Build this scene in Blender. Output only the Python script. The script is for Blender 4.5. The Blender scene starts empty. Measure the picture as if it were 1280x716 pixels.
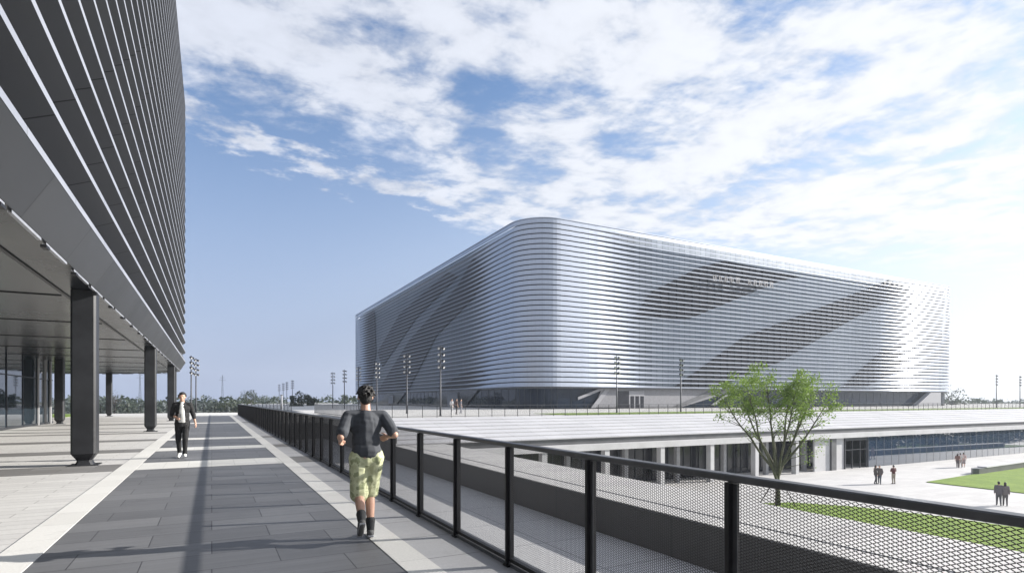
import bpy, bmesh, math, random
from mathutils import Vector, Matrix, noise as mnoise
random.seed(7)
PI = math.pi
S = bpy.context.scene
COL = S.collection
R = math.radians

# ------------------------------------------------------------------ camera
EYE = 1.56; YAW = 27.7; FP = 715.0; HY = 500.0
sn, cs = math.sin(R(YAW)), math.cos(R(YAW))
cd = bpy.data.cameras.new('camera'); cam = bpy.data.objects.new('camera', cd); COL.objects.link(cam)
cam.location = (0, 0, EYE); cam.rotation_euler = (R(90), 0, R(-YAW))
cd.sensor_width = 36; cd.lens = 36*FP/1280; cd.shift_y = (HY-358)/1280
cd.clip_start = 0.05; cd.clip_end = 6000
S.camera = cam

def at(x, y, z=0.0):                       # ground point seen at photo pixel, on the level z
    u = (x-640)/FP; d = (EYE-z)*FP/(y-HY)
    return Vector((d*(sn+u*cs), d*(cs-u*sn), z))
def at_d(x, d, z=0.0):
    u = (x-640)/FP
    return Vector((d*(sn+u*cs), d*(cs-u*sn), z))
def on_y(x, y, Y):                         # point on the vertical plane Y
    u = (x-640)/FP; d = Y/(cs-u*sn)
    return Vector((d*(sn+u*cs), Y, EYE-(y-HY)*d/FP))
def on_x(x, y, X):
    u = (x-640)/FP; d = X/(sn+u*cs)
    return Vector((X, d*(cs-u*sn), EYE-(y-HY)*d/FP))

# ------------------------------------------------------------------ materials
class NT:
    def __init__(s, tree): s.t = tree; s.n = tree.nodes; s.l = tree.links
    def new(s, typ, **kw):
        n = s.n.new(typ)
        for k, v in kw.items():
            if k.startswith('_'): setattr(n, k[1:], v)
            else: s.set(n, k, v)
        return n
    def set(s, n, k, v):
        key = int(k[1:]) if (k[0] == 'i' and k[1:].isdigit()) else k.replace('__', ' ')
        sock = n.inputs[key]
        if isinstance(v, bpy.types.NodeSocket): s.l.new(v, sock)
        else: sock.default_value = v
    def math(s, op, a, b=None, c=None, clamp=False):
        n = s.n.new('ShaderNodeMath'); n.operation = op; n.use_clamp = clamp
        for i, v in enumerate((a, b, c)):
            if v is None: continue
            if isinstance(v, bpy.types.NodeSocket): s.l.new(v, n.inputs[i])
            else: n.inputs[i].default_value = v
        return n.outputs[0]
    def mix(s, f, a, b, mode='MIX'):
        n = s.n.new('ShaderNodeMix'); n.data_type = 'RGBA'; n.blend_type = mode; n.clamp_factor = True
        for i, v in ((0, f), (6, a), (7, b)):
            if isinstance(v, bpy.types.NodeSocket): s.l.new(v, n.inputs[i])
            else: n.inputs[i].default_value = v if i == 0 else (tuple(v)+(1,))[:4]
        return n.outputs[2]
    def ramp(s, f, stops):
        n = s.n.new('ShaderNodeValToRGB'); s.l.new(f, n.inputs[0])
        e = n.color_ramp.elements
        while len(e) < len(stops): e.new(0.5)
        for k, (p, c) in enumerate(stops):
            e[k].position = p; e[k].color = (c, c, c, 1) if isinstance(c, (int, float)) else tuple(c)+(1,)
        return n.outputs[0]
    def smooth(s, v, a, b):
        n = s.n.new('ShaderNodeMapRange'); n.interpolation_type = 'SMOOTHSTEP'
        s.l.new(v, n.inputs[0]); n.inputs[1].default_value = a; n.inputs[2].default_value = b
        return n.outputs[0]

MATS = {}
def base_mat(name):
    m = bpy.data.materials.new(name); m.use_nodes = True
    t = NT(m.node_tree); b = m.node_tree.nodes['Principled BSDF']
    MATS[name] = m
    return m, t, b
def mat(name, col, rough=0.6, metal=0.0, var=0.12, scale=3.0, bump=0.0, bscale=60, ior=1.5, coat=0.0):
    if name in MATS: return MATS[name]
    m, t, b = base_mat(name)
    tc = t.new('ShaderNodeTexCoord').outputs['Object']
    nz = t.new('ShaderNodeTexNoise', Vector=tc, Scale=scale, Detail=5.0, Roughness=0.6)
    lo = tuple(c*(1-var) for c in col); hi = tuple(min(1, c*(1+var)) for c in col)
    f = t.smooth(nz.outputs[0], 0.3, 0.7)
    t.set(b, 'Base Color', t.mix(f, lo, hi))
    t.set(b, 'Roughness', t.math('MULTIPLY_ADD', nz.outputs[0], 0.2*rough, rough*0.9))
    b.inputs['Metallic'].default_value = metal; b.inputs['IOR'].default_value = ior
    if coat: b.inputs['Coat Weight'].default_value = coat
    if bump:
        n2 = t.new('ShaderNodeTexNoise', Vector=tc, Scale=bscale, Detail=3.0)
        bp = t.new('ShaderNodeBump', Height=n2.outputs[0], Strength=bump, Distance=0.01)
        t.set(b, 'Normal', bp.outputs[0])
    return m
def paving(name, c1, c2, joint, bw, bh, mortar=0.012, rough=0.7, rot=0.0, var=0.25, off=0.5, streak=0.0, bump=0.4, grain=0.3):
    m, t, b = base_mat(name)
    tc = t.new('ShaderNodeTexCoord').outputs['Object']
    mp = t.new('ShaderNodeMapping', Vector=tc); mp.inputs['Rotation'].default_value = (0, 0, rot)
    br = t.new('ShaderNodeTexBrick', Vector=mp.outputs[0], Color1=c1+(1,), Color2=c2+(1,), Mortar=joint+(1,), Scale=1.0)
    br.inputs['Mortar Size'].default_value = mortar; br.inputs['Mortar Smooth'].default_value = 0.2
    br.inputs['Bias'].default_value = 0.0; br.inputs['Brick Width'].default_value = bw; br.inputs['Row Height'].default_value = bh
    br.offset = off
    n1 = t.new('ShaderNodeTexNoise', Vector=tc, Scale=0.35, Detail=6.0, Roughness=0.65)
    n2 = t.new('ShaderNodeTexNoise', Vector=tc, Scale=38.0, Detail=3.0)
    v = t.math('MULTIPLY_ADD', n1.outputs[0], var, 1-var/2)
    v = t.math('MULTIPLY', v, t.math('MULTIPLY_ADD', n2.outputs[0], grain, 1-grain/2))
    n5 = t.new('ShaderNodeTexNoise', Vector=tc, Scale=2.3, Detail=8.0, Roughness=0.7)
    v = t.math('MULTIPLY', v, t.math('MULTIPLY_ADD', t.smooth(n5.outputs[0], .56, .72), -.16, 1.0))
    if streak:
        m3 = t.new('ShaderNodeMapping', Vector=tc); m3.inputs['Scale'].default_value = (0.7, 14, 1)
        n3 = t.new('ShaderNodeTexNoise', Vector=m3.outputs[0], Scale=1.0, Detail=5.0)
        v = t.math('MULTIPLY', v, t.math('MULTIPLY_ADD', n3.outputs[0], streak, 1-streak/2))
    cc = t.new('ShaderNodeCombineXYZ'); 
    for i in range(3): t.l.new(v, cc.inputs[i])
    t.set(b, 'Base Color', t.mix(1.0, br.outputs[0], cc.outputs[0], 'MULTIPLY'))
    t.set(b, 'Roughness', t.math('MULTIPLY_ADD', n2.outputs[0] if grain else n1.outputs[0], 0.2, rough-0.1))
    h = t.math('SUBTRACT', t.math('MULTIPLY', n2.outputs[0], 0.2), t.math('MULTIPLY', br.outputs['Fac'], 0.6))
    bp = t.new('ShaderNodeBump', Height=h, Strength=bump, Distance=0.006); t.set(b, 'Normal', bp.outputs[0])
    return m
def panel_uv(name, c1, c2, joint, bw, bh, mortar, rough, metal, off=0.5, voff=0.0, rvar=0.08, wob=0.0):
    m, t, b = base_mat(name)
    uv = t.new('ShaderNodeTexCoord').outputs['UV']
    mp = t.new('ShaderNodeMapping', Vector=uv); mp.inputs['Location'].default_value = (0, voff, 0)
    br = t.new('ShaderNodeTexBrick', Vector=mp.outputs[0], Color1=c1+(1,), Color2=c2+(1,), Mortar=joint+(1,), Scale=1.0)
    br.inputs['Mortar Size'].default_value = mortar; br.inputs['Brick Width'].default_value = bw; br.inputs['Row Height'].default_value = bh
    br.inputs['Mortar Smooth'].default_value = 0.1; br.offset = off
    nz = t.new('ShaderNodeTexNoise', Vector=uv, Scale=0.6, Detail=4.0)
    v = t.math('MULTIPLY_ADD', nz.outputs[0], 0.3, 0.85)
    cc = t.new('ShaderNodeCombineXYZ')
    for i in range(3): t.l.new(v, cc.inputs[i])
    t.set(b, 'Base Color', t.mix(1.0, br.outputs[0], cc.outputs[0], 'MULTIPLY'))
    sep = t.new('ShaderNodeSeparateColor', Color=br.outputs[0])
    t.set(b, 'Roughness', t.math('MULTIPLY_ADD', nz.outputs[0], rvar*2, rough-rvar))
    b.inputs['Metallic'].default_value = metal
    if wob:
        m3 = t.new('ShaderNodeMapping', Vector=uv); m3.inputs['Scale'].default_value = (0.5, 2.0, 1)
        n3 = t.new('ShaderNodeTexNoise', Vector=m3.outputs[0], Scale=1.0, Detail=1.0)
        bp = t.new('ShaderNodeBump', Height=n3.outputs[0], Strength=wob, Distance=0.05); t.set(b, 'Normal', bp.outputs[0])
    return m
def glassy(name, col, rough=0.03, ior=1.8, metal=0.0, wob=0.05):
    m, t, b = base_mat(name)
    tc = t.new('ShaderNodeTexCoord').outputs['Object']
    n = t.new('ShaderNodeTexNoise', Vector=tc, Scale=0.35, Detail=2.0)
    t.set(b, 'Base Color', t.mix(n.outputs[0], tuple(c*0.7 for c in col), tuple(c*1.3 for c in col)))
    b.inputs['Roughness'].default_value = rough; b.inputs['IOR'].default_value = ior; b.inputs['Metallic'].default_value = metal
    bp = t.new('ShaderNodeBump', Height=n.outputs[0], Strength=wob, Distance=0.1); t.set(b, 'Normal', bp.outputs[0])
    return m

M_path = paving('dark_granite', (0.115, 0.117, 0.124), (0.165, 0.167, 0.174), (0.045, 0.045, 0.05), 1.2, 0.6, 0.006, 0.6, var=0.45, streak=0.5)
M_light = paving('pale_granite', (0.50, 0.49, 0.475), (0.56, 0.55, 0.53), (0.22, 0.21, 0.2), 1.2, 0.3, 0.006, 0.75, var=0.3, streak=0.15)
M_strip = paving('mid_granite', (0.36, 0.36, 0.37), (0.42, 0.42, 0.43), (0.13, 0.13, 0.13), 0.9, 0.9, 0.008, 0.7, var=0.25, streak=0.1, off=0.0)
M_white = paving('white_granite', (0.60, 0.59, 0.56), (0.66, 0.65, 0.62), (0.4, 0.4, 0.38), 0.5, 0.9, 0.004, 0.7, var=0.15, off=0.0)
M_band = paving('grey_band_granite', (0.16, 0.155, 0.15), (0.20, 0.195, 0.19), (0.08, 0.08, 0.08), 1.2, 0.6, 0.006, 0.7, streak=0.3)
M_plaza = paving('plaza_stone', (0.47, 0.46, 0.455), (0.53, 0.52, 0.51), (0.36, 0.355, 0.35), 1.8, 0.9, 0.012, 0.7, var=0.22)
M_lower = paving('lower_floor_stone', (0.46, 0.46, 0.47), (0.51, 0.51, 0.52), (0.22, 0.22, 0.23), 3.0, 3.0, 0.02, 0.7, var=0.25, off=0)
M_clad = paving('stepped_cladding_stone', (0.44, 0.44, 0.46), (0.50, 0.50, 0.52), (0.30, 0.30, 0.32), 2.4, 9.0, 0.02, 0.7, var=0.16, off=0)
M_conc = mat('concrete_pale', (0.46, 0.46, 0.47), 0.75, var=0.08, scale=0.6, bump=0.2)
M_dwall = paving('dark_wall_panel', (0.06, 0.058, 0.058), (0.075, 0.072, 0.07), (0.03, 0.03, 0.03), 0.3, 6.0, 0.02, 0.6, var=0.2, off=0)
M_gdark = mat('dark_grey_panel', (0.11, 0.112, 0.12), 0.45, 0.3, var=0.15, scale=0.8)
M_black = mat('black_steel', (0.012, 0.012, 0.014), 0.45, 0.2, var=0.25, scale=8)
M_rail = mat('handrail_steel', (0.075, 0.077, 0.085), 0.36, 0.3, var=0.2, scale=6)
M_mesh = mat('expanded_mesh_steel', (0.02, 0.02, 0.021), 0.4, 0.6, var=0.3, scale=20)
M_gpost = mat('grey_steel', (0.13, 0.135, 0.15), 0.5, 0.3, var=0.15, scale=5)
M_column = mat('charcoal_column_paint', (0.022, 0.023, 0.026), 0.42, 0.1, var=0.35, scale=1.2, bump=0.05, bscale=20)
M_pole = mat('pole_grey', (0.055, 0.057, 0.065), 0.5, 0.5, var=0.1)
M_lamp = mat('lamp_housing', (0.03, 0.031, 0.036), 0.4, 0.3)
M_lens = mat('lamp_lens', (0.5, 0.5, 0.5), 0.15, 0.0, coat=0.6)
M_alu = panel_uv('brushed_aluminium', (0.37, 0.405, 0.48), (0.42, 0.455, 0.53), (0.2, 0.22, 0.26), 5.9, 1.0, 0.018, 0.40, 0.60, off=0.0, wob=0.04)
M_inner = panel_uv('inner_wall_panels', (0.23, 0.27, 0.33), (0.28, 0.32, 0.38), (0.09, 0.10, 0.13), 1.47, 4.4, 0.05, 0.35, 0.35, off=0.0)
M_dkwin = glassy('dark_band_glazing', (0.018, 0.018, 0.024), 0.12, 1.5, 0.0)
M_glass = glassy('lobby_glass_blue', (0.008, 0.015, 0.03), 0.02, 1.45)
M_glass.node_tree.nodes['Principled BSDF'].inputs['Specular IOR Level'].default_value = .3
M_glass2 = glassy('plaza_glass', (0.025, 0.045, 0.08), 0.012, 2.0, wob=0.02)
M_glass3 = glassy('left_lobby_glass', (0.02, 0.03, 0.04), 0.02, 1.9, wob=0.02)
M_mull = mat('mullion_grey', (0.03, 0.034, 0.042), 0.4, 0.3)
M_fin = panel_uv('pale_fin_metal', (0.27, 0.285, 0.33), (0.30, 0.315, 0.36), (0.12, 0.12, 0.12), 2.9, 1.0, 0.01, 0.5, 0.3)
M_dpan = panel_uv('dark_facade_panel', (0.088, 0.091, 0.10), (0.108, 0.111, 0.12), (0.012, 0.012, 0.013), 2.9, 1.0, 0.024, 0.5, 0.45, off=0.5, wob=0.06)
M_slope = panel_uv('soffit_edge_panel', (0.07, 0.073, 0.078), (0.086, 0.089, 0.094), (0.03, 0.03, 0.03), 2.9, 9.0, 0.012, 0.40, 0.6, off=0.0, wob=0.08)
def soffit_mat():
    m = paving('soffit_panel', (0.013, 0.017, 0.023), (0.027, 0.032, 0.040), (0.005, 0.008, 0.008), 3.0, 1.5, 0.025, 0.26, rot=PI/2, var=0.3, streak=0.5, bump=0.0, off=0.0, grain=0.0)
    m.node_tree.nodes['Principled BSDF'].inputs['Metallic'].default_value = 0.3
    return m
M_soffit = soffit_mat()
M_trim = mat('light_trim', (0.36, 0.37, 0.40), 0.4, 0.4)
M_ground = mat('far_ground', (0.10, 0.11, 0.075), 0.9, var=0.35, scale=0.02)
def grass_mat(name, a, b_):
    m, t, b = base_mat(name)
    tc = t.new('ShaderNodeTexCoord').outputs['Object']
    n1 = t.new('ShaderNodeTexNoise', Vector=tc, Scale=0.5, Detail=6.0, Roughness=0.7)
    n2 = t.new('ShaderNodeTexNoise', Vector=tc, Scale=14.0, Detail=4.0, Roughness=0.7)
    f = t.math('MULTIPLY_ADD', n2.outputs[0], 0.55, t.math('MULTIPLY', n1.outputs[0], 0.5))
    t.set(b, 'Base Color', t.mix(t.smooth(f, 0.38, 0.68), a, b_)); b.inputs['Roughness'].default_value = 0.9
    bp = t.new('ShaderNodeBump', Height=n2.outputs[0], Strength=0.9, Distance=0.08); t.set(b, 'Normal', bp.outputs[0])
    return m
M_grass = grass_mat('lawn_grass', (0.11, 0.19, 0.018), (0.20, 0.29, 0.035))
def leaf_mat(name, a, b_, c_):
    m, t, b = base_mat(name)
    ob = t.new('ShaderNodeTexCoord').outputs['Object']
    n = t.new('ShaderNodeTexNoise', Vector=ob, Scale=1.4, Detail=3.0)
    n2 = t.new('ShaderNodeTexNoise', Vector=ob, Scale=13.0, Detail=1.0)
    c = t.mix(t.smooth(n.outputs[0], 0.35, 0.65), a, b_)
    c = t.mix(t.smooth(n2.outputs[0], 0.5, 0.7), c, c_)
    t.set(b, 'Base Color', c); b.inputs['Roughness'].default_value = 0.55
    tr = t.new('ShaderNodeBsdfTranslucent', Color=c)
    mx = t.new('ShaderNodeMixShader', i0=0.35, i1=b.outputs[0], i2=tr.outputs[0])
    t.l.new(mx.outputs[0], m.node_tree.nodes['Material Output'].inputs[0])
    return m
M_leaf = leaf_mat('young_green_leaves', (0.12, 0.20, 0.03), (0.20, 0.30, 0.05), (0.30, 0.40, 0.10))
M_leafd = leaf_mat('distant_foliage', (0.035, 0.052, 0.032), (0.05, 0.07, 0.04), (0.065, 0.08, 0.045))
M_leafy = leaf_mat('yellow_green_foliage', (0.13, 0.16, 0.04), (0.18, 0.2, 0.06), (0.1, 0.13, 0.04))
M_bark = mat('bark', (0.075, 0.062, 0.05), 0.9, var=0.35, scale=12, bump=0.6, bscale=40)
M_bark2 = mat('mossy_bark', (0.085, 0.085, 0.055), 0.9, var=0.4, scale=8, bump=0.6, bscale=40)
M_skin = mat('skin', (0.55, 0.33, 0.24), 0.5, var=0.08, scale=10)
M_hair = mat('black_hair', (0.012, 0.010, 0.009), 0.5, var=0.4, scale=60, bump=1.0, bscale=120)
def cloth(name, col, var=0.12, scale=8): return mat(name, col, 0.85, var=var, scale=scale, bump=0.25, bscale=30)

# ------------------------------------------------------------------ mesh helper
class MB:
    def __init__(s): s.v = []; s.f = []; s.uv = {}
    def quad(s, pts, uvs=None):
        i = len(s.v); s.v += [tuple(p) for p in pts]; s.f.append(tuple(range(i, i+len(pts))))
        if uvs: s.uv[len(s.f)-1] = uvs
        return s
    def box(s, x0, x1, y0, y1, z0, z1):
        i = len(s.v)
        s.v += [(x, y, z) for z in (z0, z1) for (x, y) in ((x0, y0), (x1, y0), (x1, y1), (x0, y1))]
        for f in ((3,2,1,0), (4,5,6,7), (0,1,5,4), (1,2,6,5), (2,3,7,6), (3,0,4,7)): s.f.append(tuple(i+k for k in f))
        return s
    def prism(s, poly, z0, z1):
        n = len(poly); i = len(s.v)
        s.v += [(p[0], p[1], z0) for p in poly] + [(p[0], p[1], z1) for p in poly]
        s.f.append(tuple(i+n+k for k in range(n))); s.f.append(tuple(i+n-1-k for k in range(n)))
        for k in range(n): s.f.append((i+k, i+(k+1) % n, i+n+(k+1) % n, i+n+k))
        return s
    def slab(s, pts, nrm, th):                 # polygon with thickness along nrm
        nrm = Vector(nrm); n = len(pts); i = len(s.v)
        s.v += [tuple(Vector(p)) for p in pts] + [tuple(Vector(p)+nrm*th) for p in pts]
        s.f.append(tuple(i+n+k for k in range(n))); s.f.append(tuple(i+n-1-k for k in range(n)))
        for k in range(n): s.f.append((i+k, i+(k+1) % n, i+n+(k+1) % n, i+n+k))
        return s
    def tube(s, pts, rad, n=8, cap=True):
        pts = [Vector(p) for p in pts]
        if not isinstance(rad, (list, tuple)): rad = [rad]*len(pts)
        rings = []
        up = None
        for k, p in enumerate(pts):
            a = pts[max(k-1, 0)]; b = pts[min(k+1, len(pts)-1)]; d = (b-a)
            d = d.normalized() if d.length > 1e-9 else Vector((0, 0, 1))
            if up is None: up = d.orthogonal().normalized()
            up = (up-d*up.dot(d));
            up = up.normalized() if up.length > 1e-6 else d.orthogonal().normalized()
            w = d.cross(up); i = len(s.v)
            for j in range(n):
                t = 2*PI*j/n
                s.v.append(tuple(p+(up*math.cos(t)+w*math.sin(t))*rad[k]))
            rings.append(i)
        for a, b in zip(rings, rings[1:]):
            for j in range(n): s.f.append((a+j, a+(j+1) % n, b+(j+1) % n, b+j))
        if cap:
            s.f.append(tuple(rings[0]+n-1-j for j in range(n))); s.f.append(tuple(rings[-1]+j for j in range(n)))
        return s
    def ball(s, c, r, rot=None, nu=12, nv=8):
        c = Vector(c); r = Vector(r) if not isinstance(r, (int, float)) else Vector((r, r, r)); i = len(s.v)
        M = rot if rot is not None else Matrix.Identity(3)
        for b in range(nv+1):
            ph = PI*b/nv
            for a in range(nu):
                th = 2*PI*a/nu
                s.v.append(tuple(c+M @ Vector((r.x*math.sin(ph)*math.cos(th), r.y*math.sin(ph)*math.sin(th), -r.z*math.cos(ph)))))
        for b in range(nv):
            for a in range(nu):
                s.f.append((i+b*nu+a, i+b*nu+(a+1) % nu, i+(b+1)*nu+(a+1) % nu, i+(b+1)*nu+a))
        return s
    def mesh(s, name, m, smooth=False):
        me = bpy.data.meshes.new(name); me.from_pydata(s.v, [], s.f)
        if s.uv:
            ul = me.uv_layers.new(name='UVMap')
            for p in me.polygons:
                u = s.uv.get(p.index)
                if u:
                    for k, li in enumerate(p.loop_indices): ul.data[li].uv = u[k]
        for mm in (m if isinstance(m, (list, tuple)) else [m]): me.materials.append(mm)
        if smooth: me.polygons.foreach_set('use_smooth', [True]*len(me.polygons))
        me.update()
        return me
    def build(s, name, m, parent=None, smooth=False, bevel=0.0):
        me = s.mesh(name, m, smooth)
        if bevel:
            bm = bmesh.new(); bm.from_mesh(me)
            bmesh.ops.remove_doubles(bm, verts=bm.verts, dist=1e-5)
            bmesh.ops.bevel(bm, geom=[e for e in bm.edges], offset=bevel, segments=1, affect='EDGES', clamp_overlap=True)
            bm.to_mesh(me); bm.free()
        o = bpy.data.objects.new(name, me); COL.objects.link(o)
        if parent: o.parent = parent
        return o
def tag(o, label=None, cat=None, group=None, kind=None):
    if label: o['label'] = label
    if cat: o['category'] = cat
    if group: o['group'] = group
    if kind: o['kind'] = kind
    return o
def empty(name, loc=(0, 0, 0), rz=0.0):
    o = bpy.data.objects.new(name, None); COL.objects.link(o); o.location = loc; o.rotation_euler = (0, 0, rz)
    o.empty_display_size = 0.3
    return o
def kids(o): return [c for c in bpy.data.objects if c.parent == o]
def copy_tree(o, parent=None):
    c = o.copy(); COL.objects.link(c)
    if parent: c.parent = parent
    for ch in kids(o): copy_tree(ch, c)
    return c
def struct(o): o['kind'] = 'structure'; return o

ZP = -6.14; HAZE = .00042
# ------------------------------------------------------------------ people
DG = None
def remesh(mb, name, m, voxel, parent, smooth_it=4, disp=0.0):
    me = mb.mesh(name+'_src', m); o = bpy.data.objects.new(name+'_src', me); COL.objects.link(o)
    r = o.modifiers.new('r', 'REMESH'); r.mode = 'VOXEL'; r.voxel_size = voxel; r.use_smooth_shade = True
    s = o.modifiers.new('s', 'SMOOTH'); s.iterations = smooth_it; s.factor = .5
    dg = bpy.context.evaluated_depsgraph_get(); ev = o.evaluated_get(dg)
    nm = bpy.data.meshes.new_from_object(ev, preserve_all_data_layers=False, depsgraph=dg); nm.name = name
    bpy.data.objects.remove(o); bpy.data.meshes.remove(me)
    nm.polygons.foreach_set('use_smooth', [True]*len(nm.polygons))
    if not nm.materials: nm.materials.append(m)
    if disp:
        nrm_ = [Vector(n.vector) for n in nm.vertex_normals]; cos_ = [v.co.copy() for v in nm.vertices]; flat = []
        for c, vn in zip(cos_, nrm_):
            nn = mnoise.noise(Vector((c.x*9, c.y*9, c.z*5)))*.7+mnoise.noise(Vector((c.x*5+c.z*14, c.y*7, c.z*16)))*.6
            flat += list(c+vn*nn*disp)
        nm.vertices.foreach_set('co', flat); nm.update()
    ob = bpy.data.objects.new(name, nm); COL.objects.link(ob); ob.parent = parent
    return ob
def cap(mb, a, b_, ra, rb, n=10):
    a = Vector(a); b_ = Vector(b_); mb.ball(a, ra, nu=n, nv=8); mb.ball(b_, rb, nu=n, nv=8); mb.tube([a, b_], [ra, rb], n)
def hand(mb, w, d, side, k=1.0, curl=.5, palm_in=None):
    """wrist w, direction d; side = direction of the thumb"""
    w = Vector(w); d = Vector(d).normalized(); s = Vector(side); s = (s-d*s.dot(d)).normalized(); n = d.cross(s)
    if palm_in is not None and n.dot(Vector(palm_in)) < 0: n = -n
    pc = w+d*.05*k
    mb.ball(pc, (.043*k, .043*k, .018*k), Matrix((d, s, n)).transposed(), 10, 8)
    cap(mb, w-d*.02, w+d*.02, .024*k, .024*k, 8)
    for q, (off, L) in enumerate(((.030, .068), (.010, .076), (-.011, .070), (-.030, .055))):
        b0 = w+d*.078*k+s*off*k; r = .0088*k
        c1 = b0+(d*math.cos(curl*.6)+n*math.sin(curl*.6))*L*.5*k
        c2 = c1+(d*math.cos(curl*1.6)+n*math.sin(curl*1.6))*L*.45*k
        cap(mb, b0-d*.03*k, b0, r, r, 6); cap(mb, b0, c1, r, r*.95, 6); cap(mb, c1, c2, r*.95, r*.8, 6)
    t0 = w+d*.03*k+s*.03*k; t1 = t0+(d*.6+s*.7+n*.25).normalized()*.035*k; t2 = t1+(d*.85+s*.3+n*.45).normalized()*.03*k
    cap(mb, t0, t1, .012*k, .0105*k, 6); cap(mb, t1, t2, .0105*k, .0085*k, 6)
POSE0 = dict(pel=(0, 0, .95), chest=(0, 0, 1.27), neck=(0, 0, 1.46), head=(0, .025, 1.615),
             sL=(-.175, 0, 1.41), sR=(.175, 0, 1.41), eL=(-.225, -.03, 1.13), eR=(.225, -.03, 1.13), wL=(-.235, .05, .89), wR=(.235, .05, .89),
             hL=(-.088, 0, .93), hR=(.088, 0, .93), kL=(-.1, .02, .5), kR=(.1, .02, .5), aL=(-.1, -.03, .09), aR=(.1, -.03, .09),
             tL=(-.12, 1, 0), tR=(.12, 1, 0), tiltL=0.0, tiltR=0.0)
def person(loc, rz, label, pose=None, top=('t', (.05, .05, .055)), legs=('long', (.02, .02, .022)), shoe=(.7, .7, .7), voxel=.014, scale=1.0,
           hair='short', socks=None, group=None, female=False, extra=None, openj=None):
    P = dict(POSE0); P.update(pose or {})
    V = {k: (Vector(v) if isinstance(v, tuple) else v) for k, v in P.items()}
    root = empty('person', loc, rz); root.scale = (scale,)*3; tag(root, label, 'person', group)
    near_ = voxel < .01
    sit = 5 if near_ else 2
    bd = MB()
    # torso + head + neck
    cap(bd, V['pel'], V['chest'], .115, .12); bd.ball(V['chest'], (.15, .1, .16)); bd.ball(V['pel'], (.145, .105, .12))
    cap(bd, V['chest']+Vector((0, 0, .12)), V['neck'], .075, .058); cap(bd, V['neck'], V['head']-Vector((0, .01, .05)), .056, .052)
    H = V['head']
    bd.ball(H+Vector((0, -.012, .02)), (.076, .094, .105)); bd.ball(H+Vector((0, .025, -.045)), (.056, .065, .07))
    bd.ball(H+Vector((0, .098, -.012)), (.012, .02, .022)); bd.ball(H+Vector((0, .078, -.045)), (.024, .012, .009)); bd.ball(H+Vector((0, .07, -.085)), (.022, .018, .016))
    for s in (-1, 1):
        bd.ball(H+Vector((s*.078, -.008, -.008)), (.011, .022, .032)); bd.ball(H+Vector((s*.03, .076, .022)), (.026, .014, .008))
        bd.ball(H+Vector((s*.045, .055, -.02)), (.022, .022, .018))
    for s in 'LR':
        sg = -1 if s == 'L' else 1
        cap(bd, V['s'+s], V['e'+s], .05, .04); cap(bd, V['e'+s], V['w'+s], .04, .026)
        d = V['w'+s]-V['e'+s]
        hand(bd, V['w'+s]+d.normalized()*.015, d+Vector((0, 0, -.02)), Vector((0, 1, 0)) if abs(d.normalized().y) < .7 else Vector((-sg*.4, 0, 1)), 1.0 if near_ else 1.1, .9 if near_ else .5, Vector((-sg, 0, 0)))
        cap(bd, V['h'+s], V['k'+s], .082, .056); cap(bd, V['k'+s], V['k'+s].lerp(V['a'+s], .35), .052, .056); cap(bd, V['k'+s].lerp(V['a'+s], .35), V['a'+s], .056, .036)
        t = V['t'+s].normalized(); tl = P['tilt'+s]
        cap(bd, V['a'+s]+Vector((0, 0, -.03)), V['a'+s]+Vector((t.x*.11, t.y*.11, -.045+tl*.11)), .036, .03)
    remesh(bd, 'body', M_skin, voxel, root, sit)
    # shirt or jacket
    tp = MB(); kind, col = top[0], top[1]
    e = .022 if kind == 't' else .03
    cap(tp, V['chest']+Vector((0, 0, .07)), V['pel']+Vector((0, 0, .0)), .13+e*.3, .115+e*.3)
    tp.ball(V['chest']+Vector((0, 0, .03)), (.165+e, .108+e, .17)); tp.ball(V['pel']+Vector((0, 0, .06)), (.148+e, .112+e, .14))
    tp.ball((V['chest']+V['pel'])*.5, (.142+e, .105+e, .2))
    cap(tp, V['sL'], V['sR'], .062+e*.4, .062+e*.4); cap(tp, V['neck']-Vector((0, 0, .03)), V['chest']+Vector((0, 0, .1)), .064, .09)
    for s in 'LR':
        if kind == 't':
            cap(tp, V['s'+s], V['s'+s].lerp(V['e'+s], .8), .062+e*.4, .058+e*.5)
        else:
            cap(tp, V['s'+s], V['e'+s], .058+e*.4, .046+e*.4); cap(tp, V['e'+s], V['e'+s].lerp(V['w'+s], top[2] if len(top) > 2 else .9), .046+e*.4, .036+e*.3)
    if kind == 'j' or female:
        for q in (0, .5, 1.0): tp.ball(V['pel']+Vector((0, 0, -.02-.08*q)), (.155+e, .115+e, .06))
    nm = 'shirt' if kind == 't' else 'jacket'
    tm = cloth(nm+'_%02d%02d%02d' % tuple(int(c*99) for c in col), col)
    jo = remesh(tp, nm, tm, voxel, root, sit, disp=.011 if near_ else .004)
    if openj:                                     # visible shirt front between the jacket edges
        f = MB(); 
        for q in range(28):
            t = q/27; c = V['pel'].lerp(V['neck'], t*1.0)+Vector((0, .105+.035*math.sin(PI*min(1, t*1.1))-.06*max(0, t-.85)/.15, -.07*(1-t)))
            f.ball(c-Vector((0, .012, 0)), (.095-.045*t, .03, .05))
        remesh(f, 'shirt', cloth('white_tshirt', openj), voxel, root, sit)
    # legs
    lg = MB(); kind, col = legs[0], legs[1]
    lg.ball(V['pel']-Vector((0, 0, .02)), (.155, .118, .12))
    for s in 'LR':
        k = V['k'+s]; a = V['a'+s]; h = V['h'+s]
        if kind == 'long':
            cap(lg, h, k, .098, .072); cap(lg, k, a+(k-a).normalized()*.02, .07, .052)
        elif kind == 'short':
            cap(lg, h, h.lerp(k, 1.02), .108, .098); cap(lg, h.lerp(k, .6), h.lerp(k, 1.05), .1, .104)
        else:
            cap(lg, h, h.lerp(k, .9), .11, .12)
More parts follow.
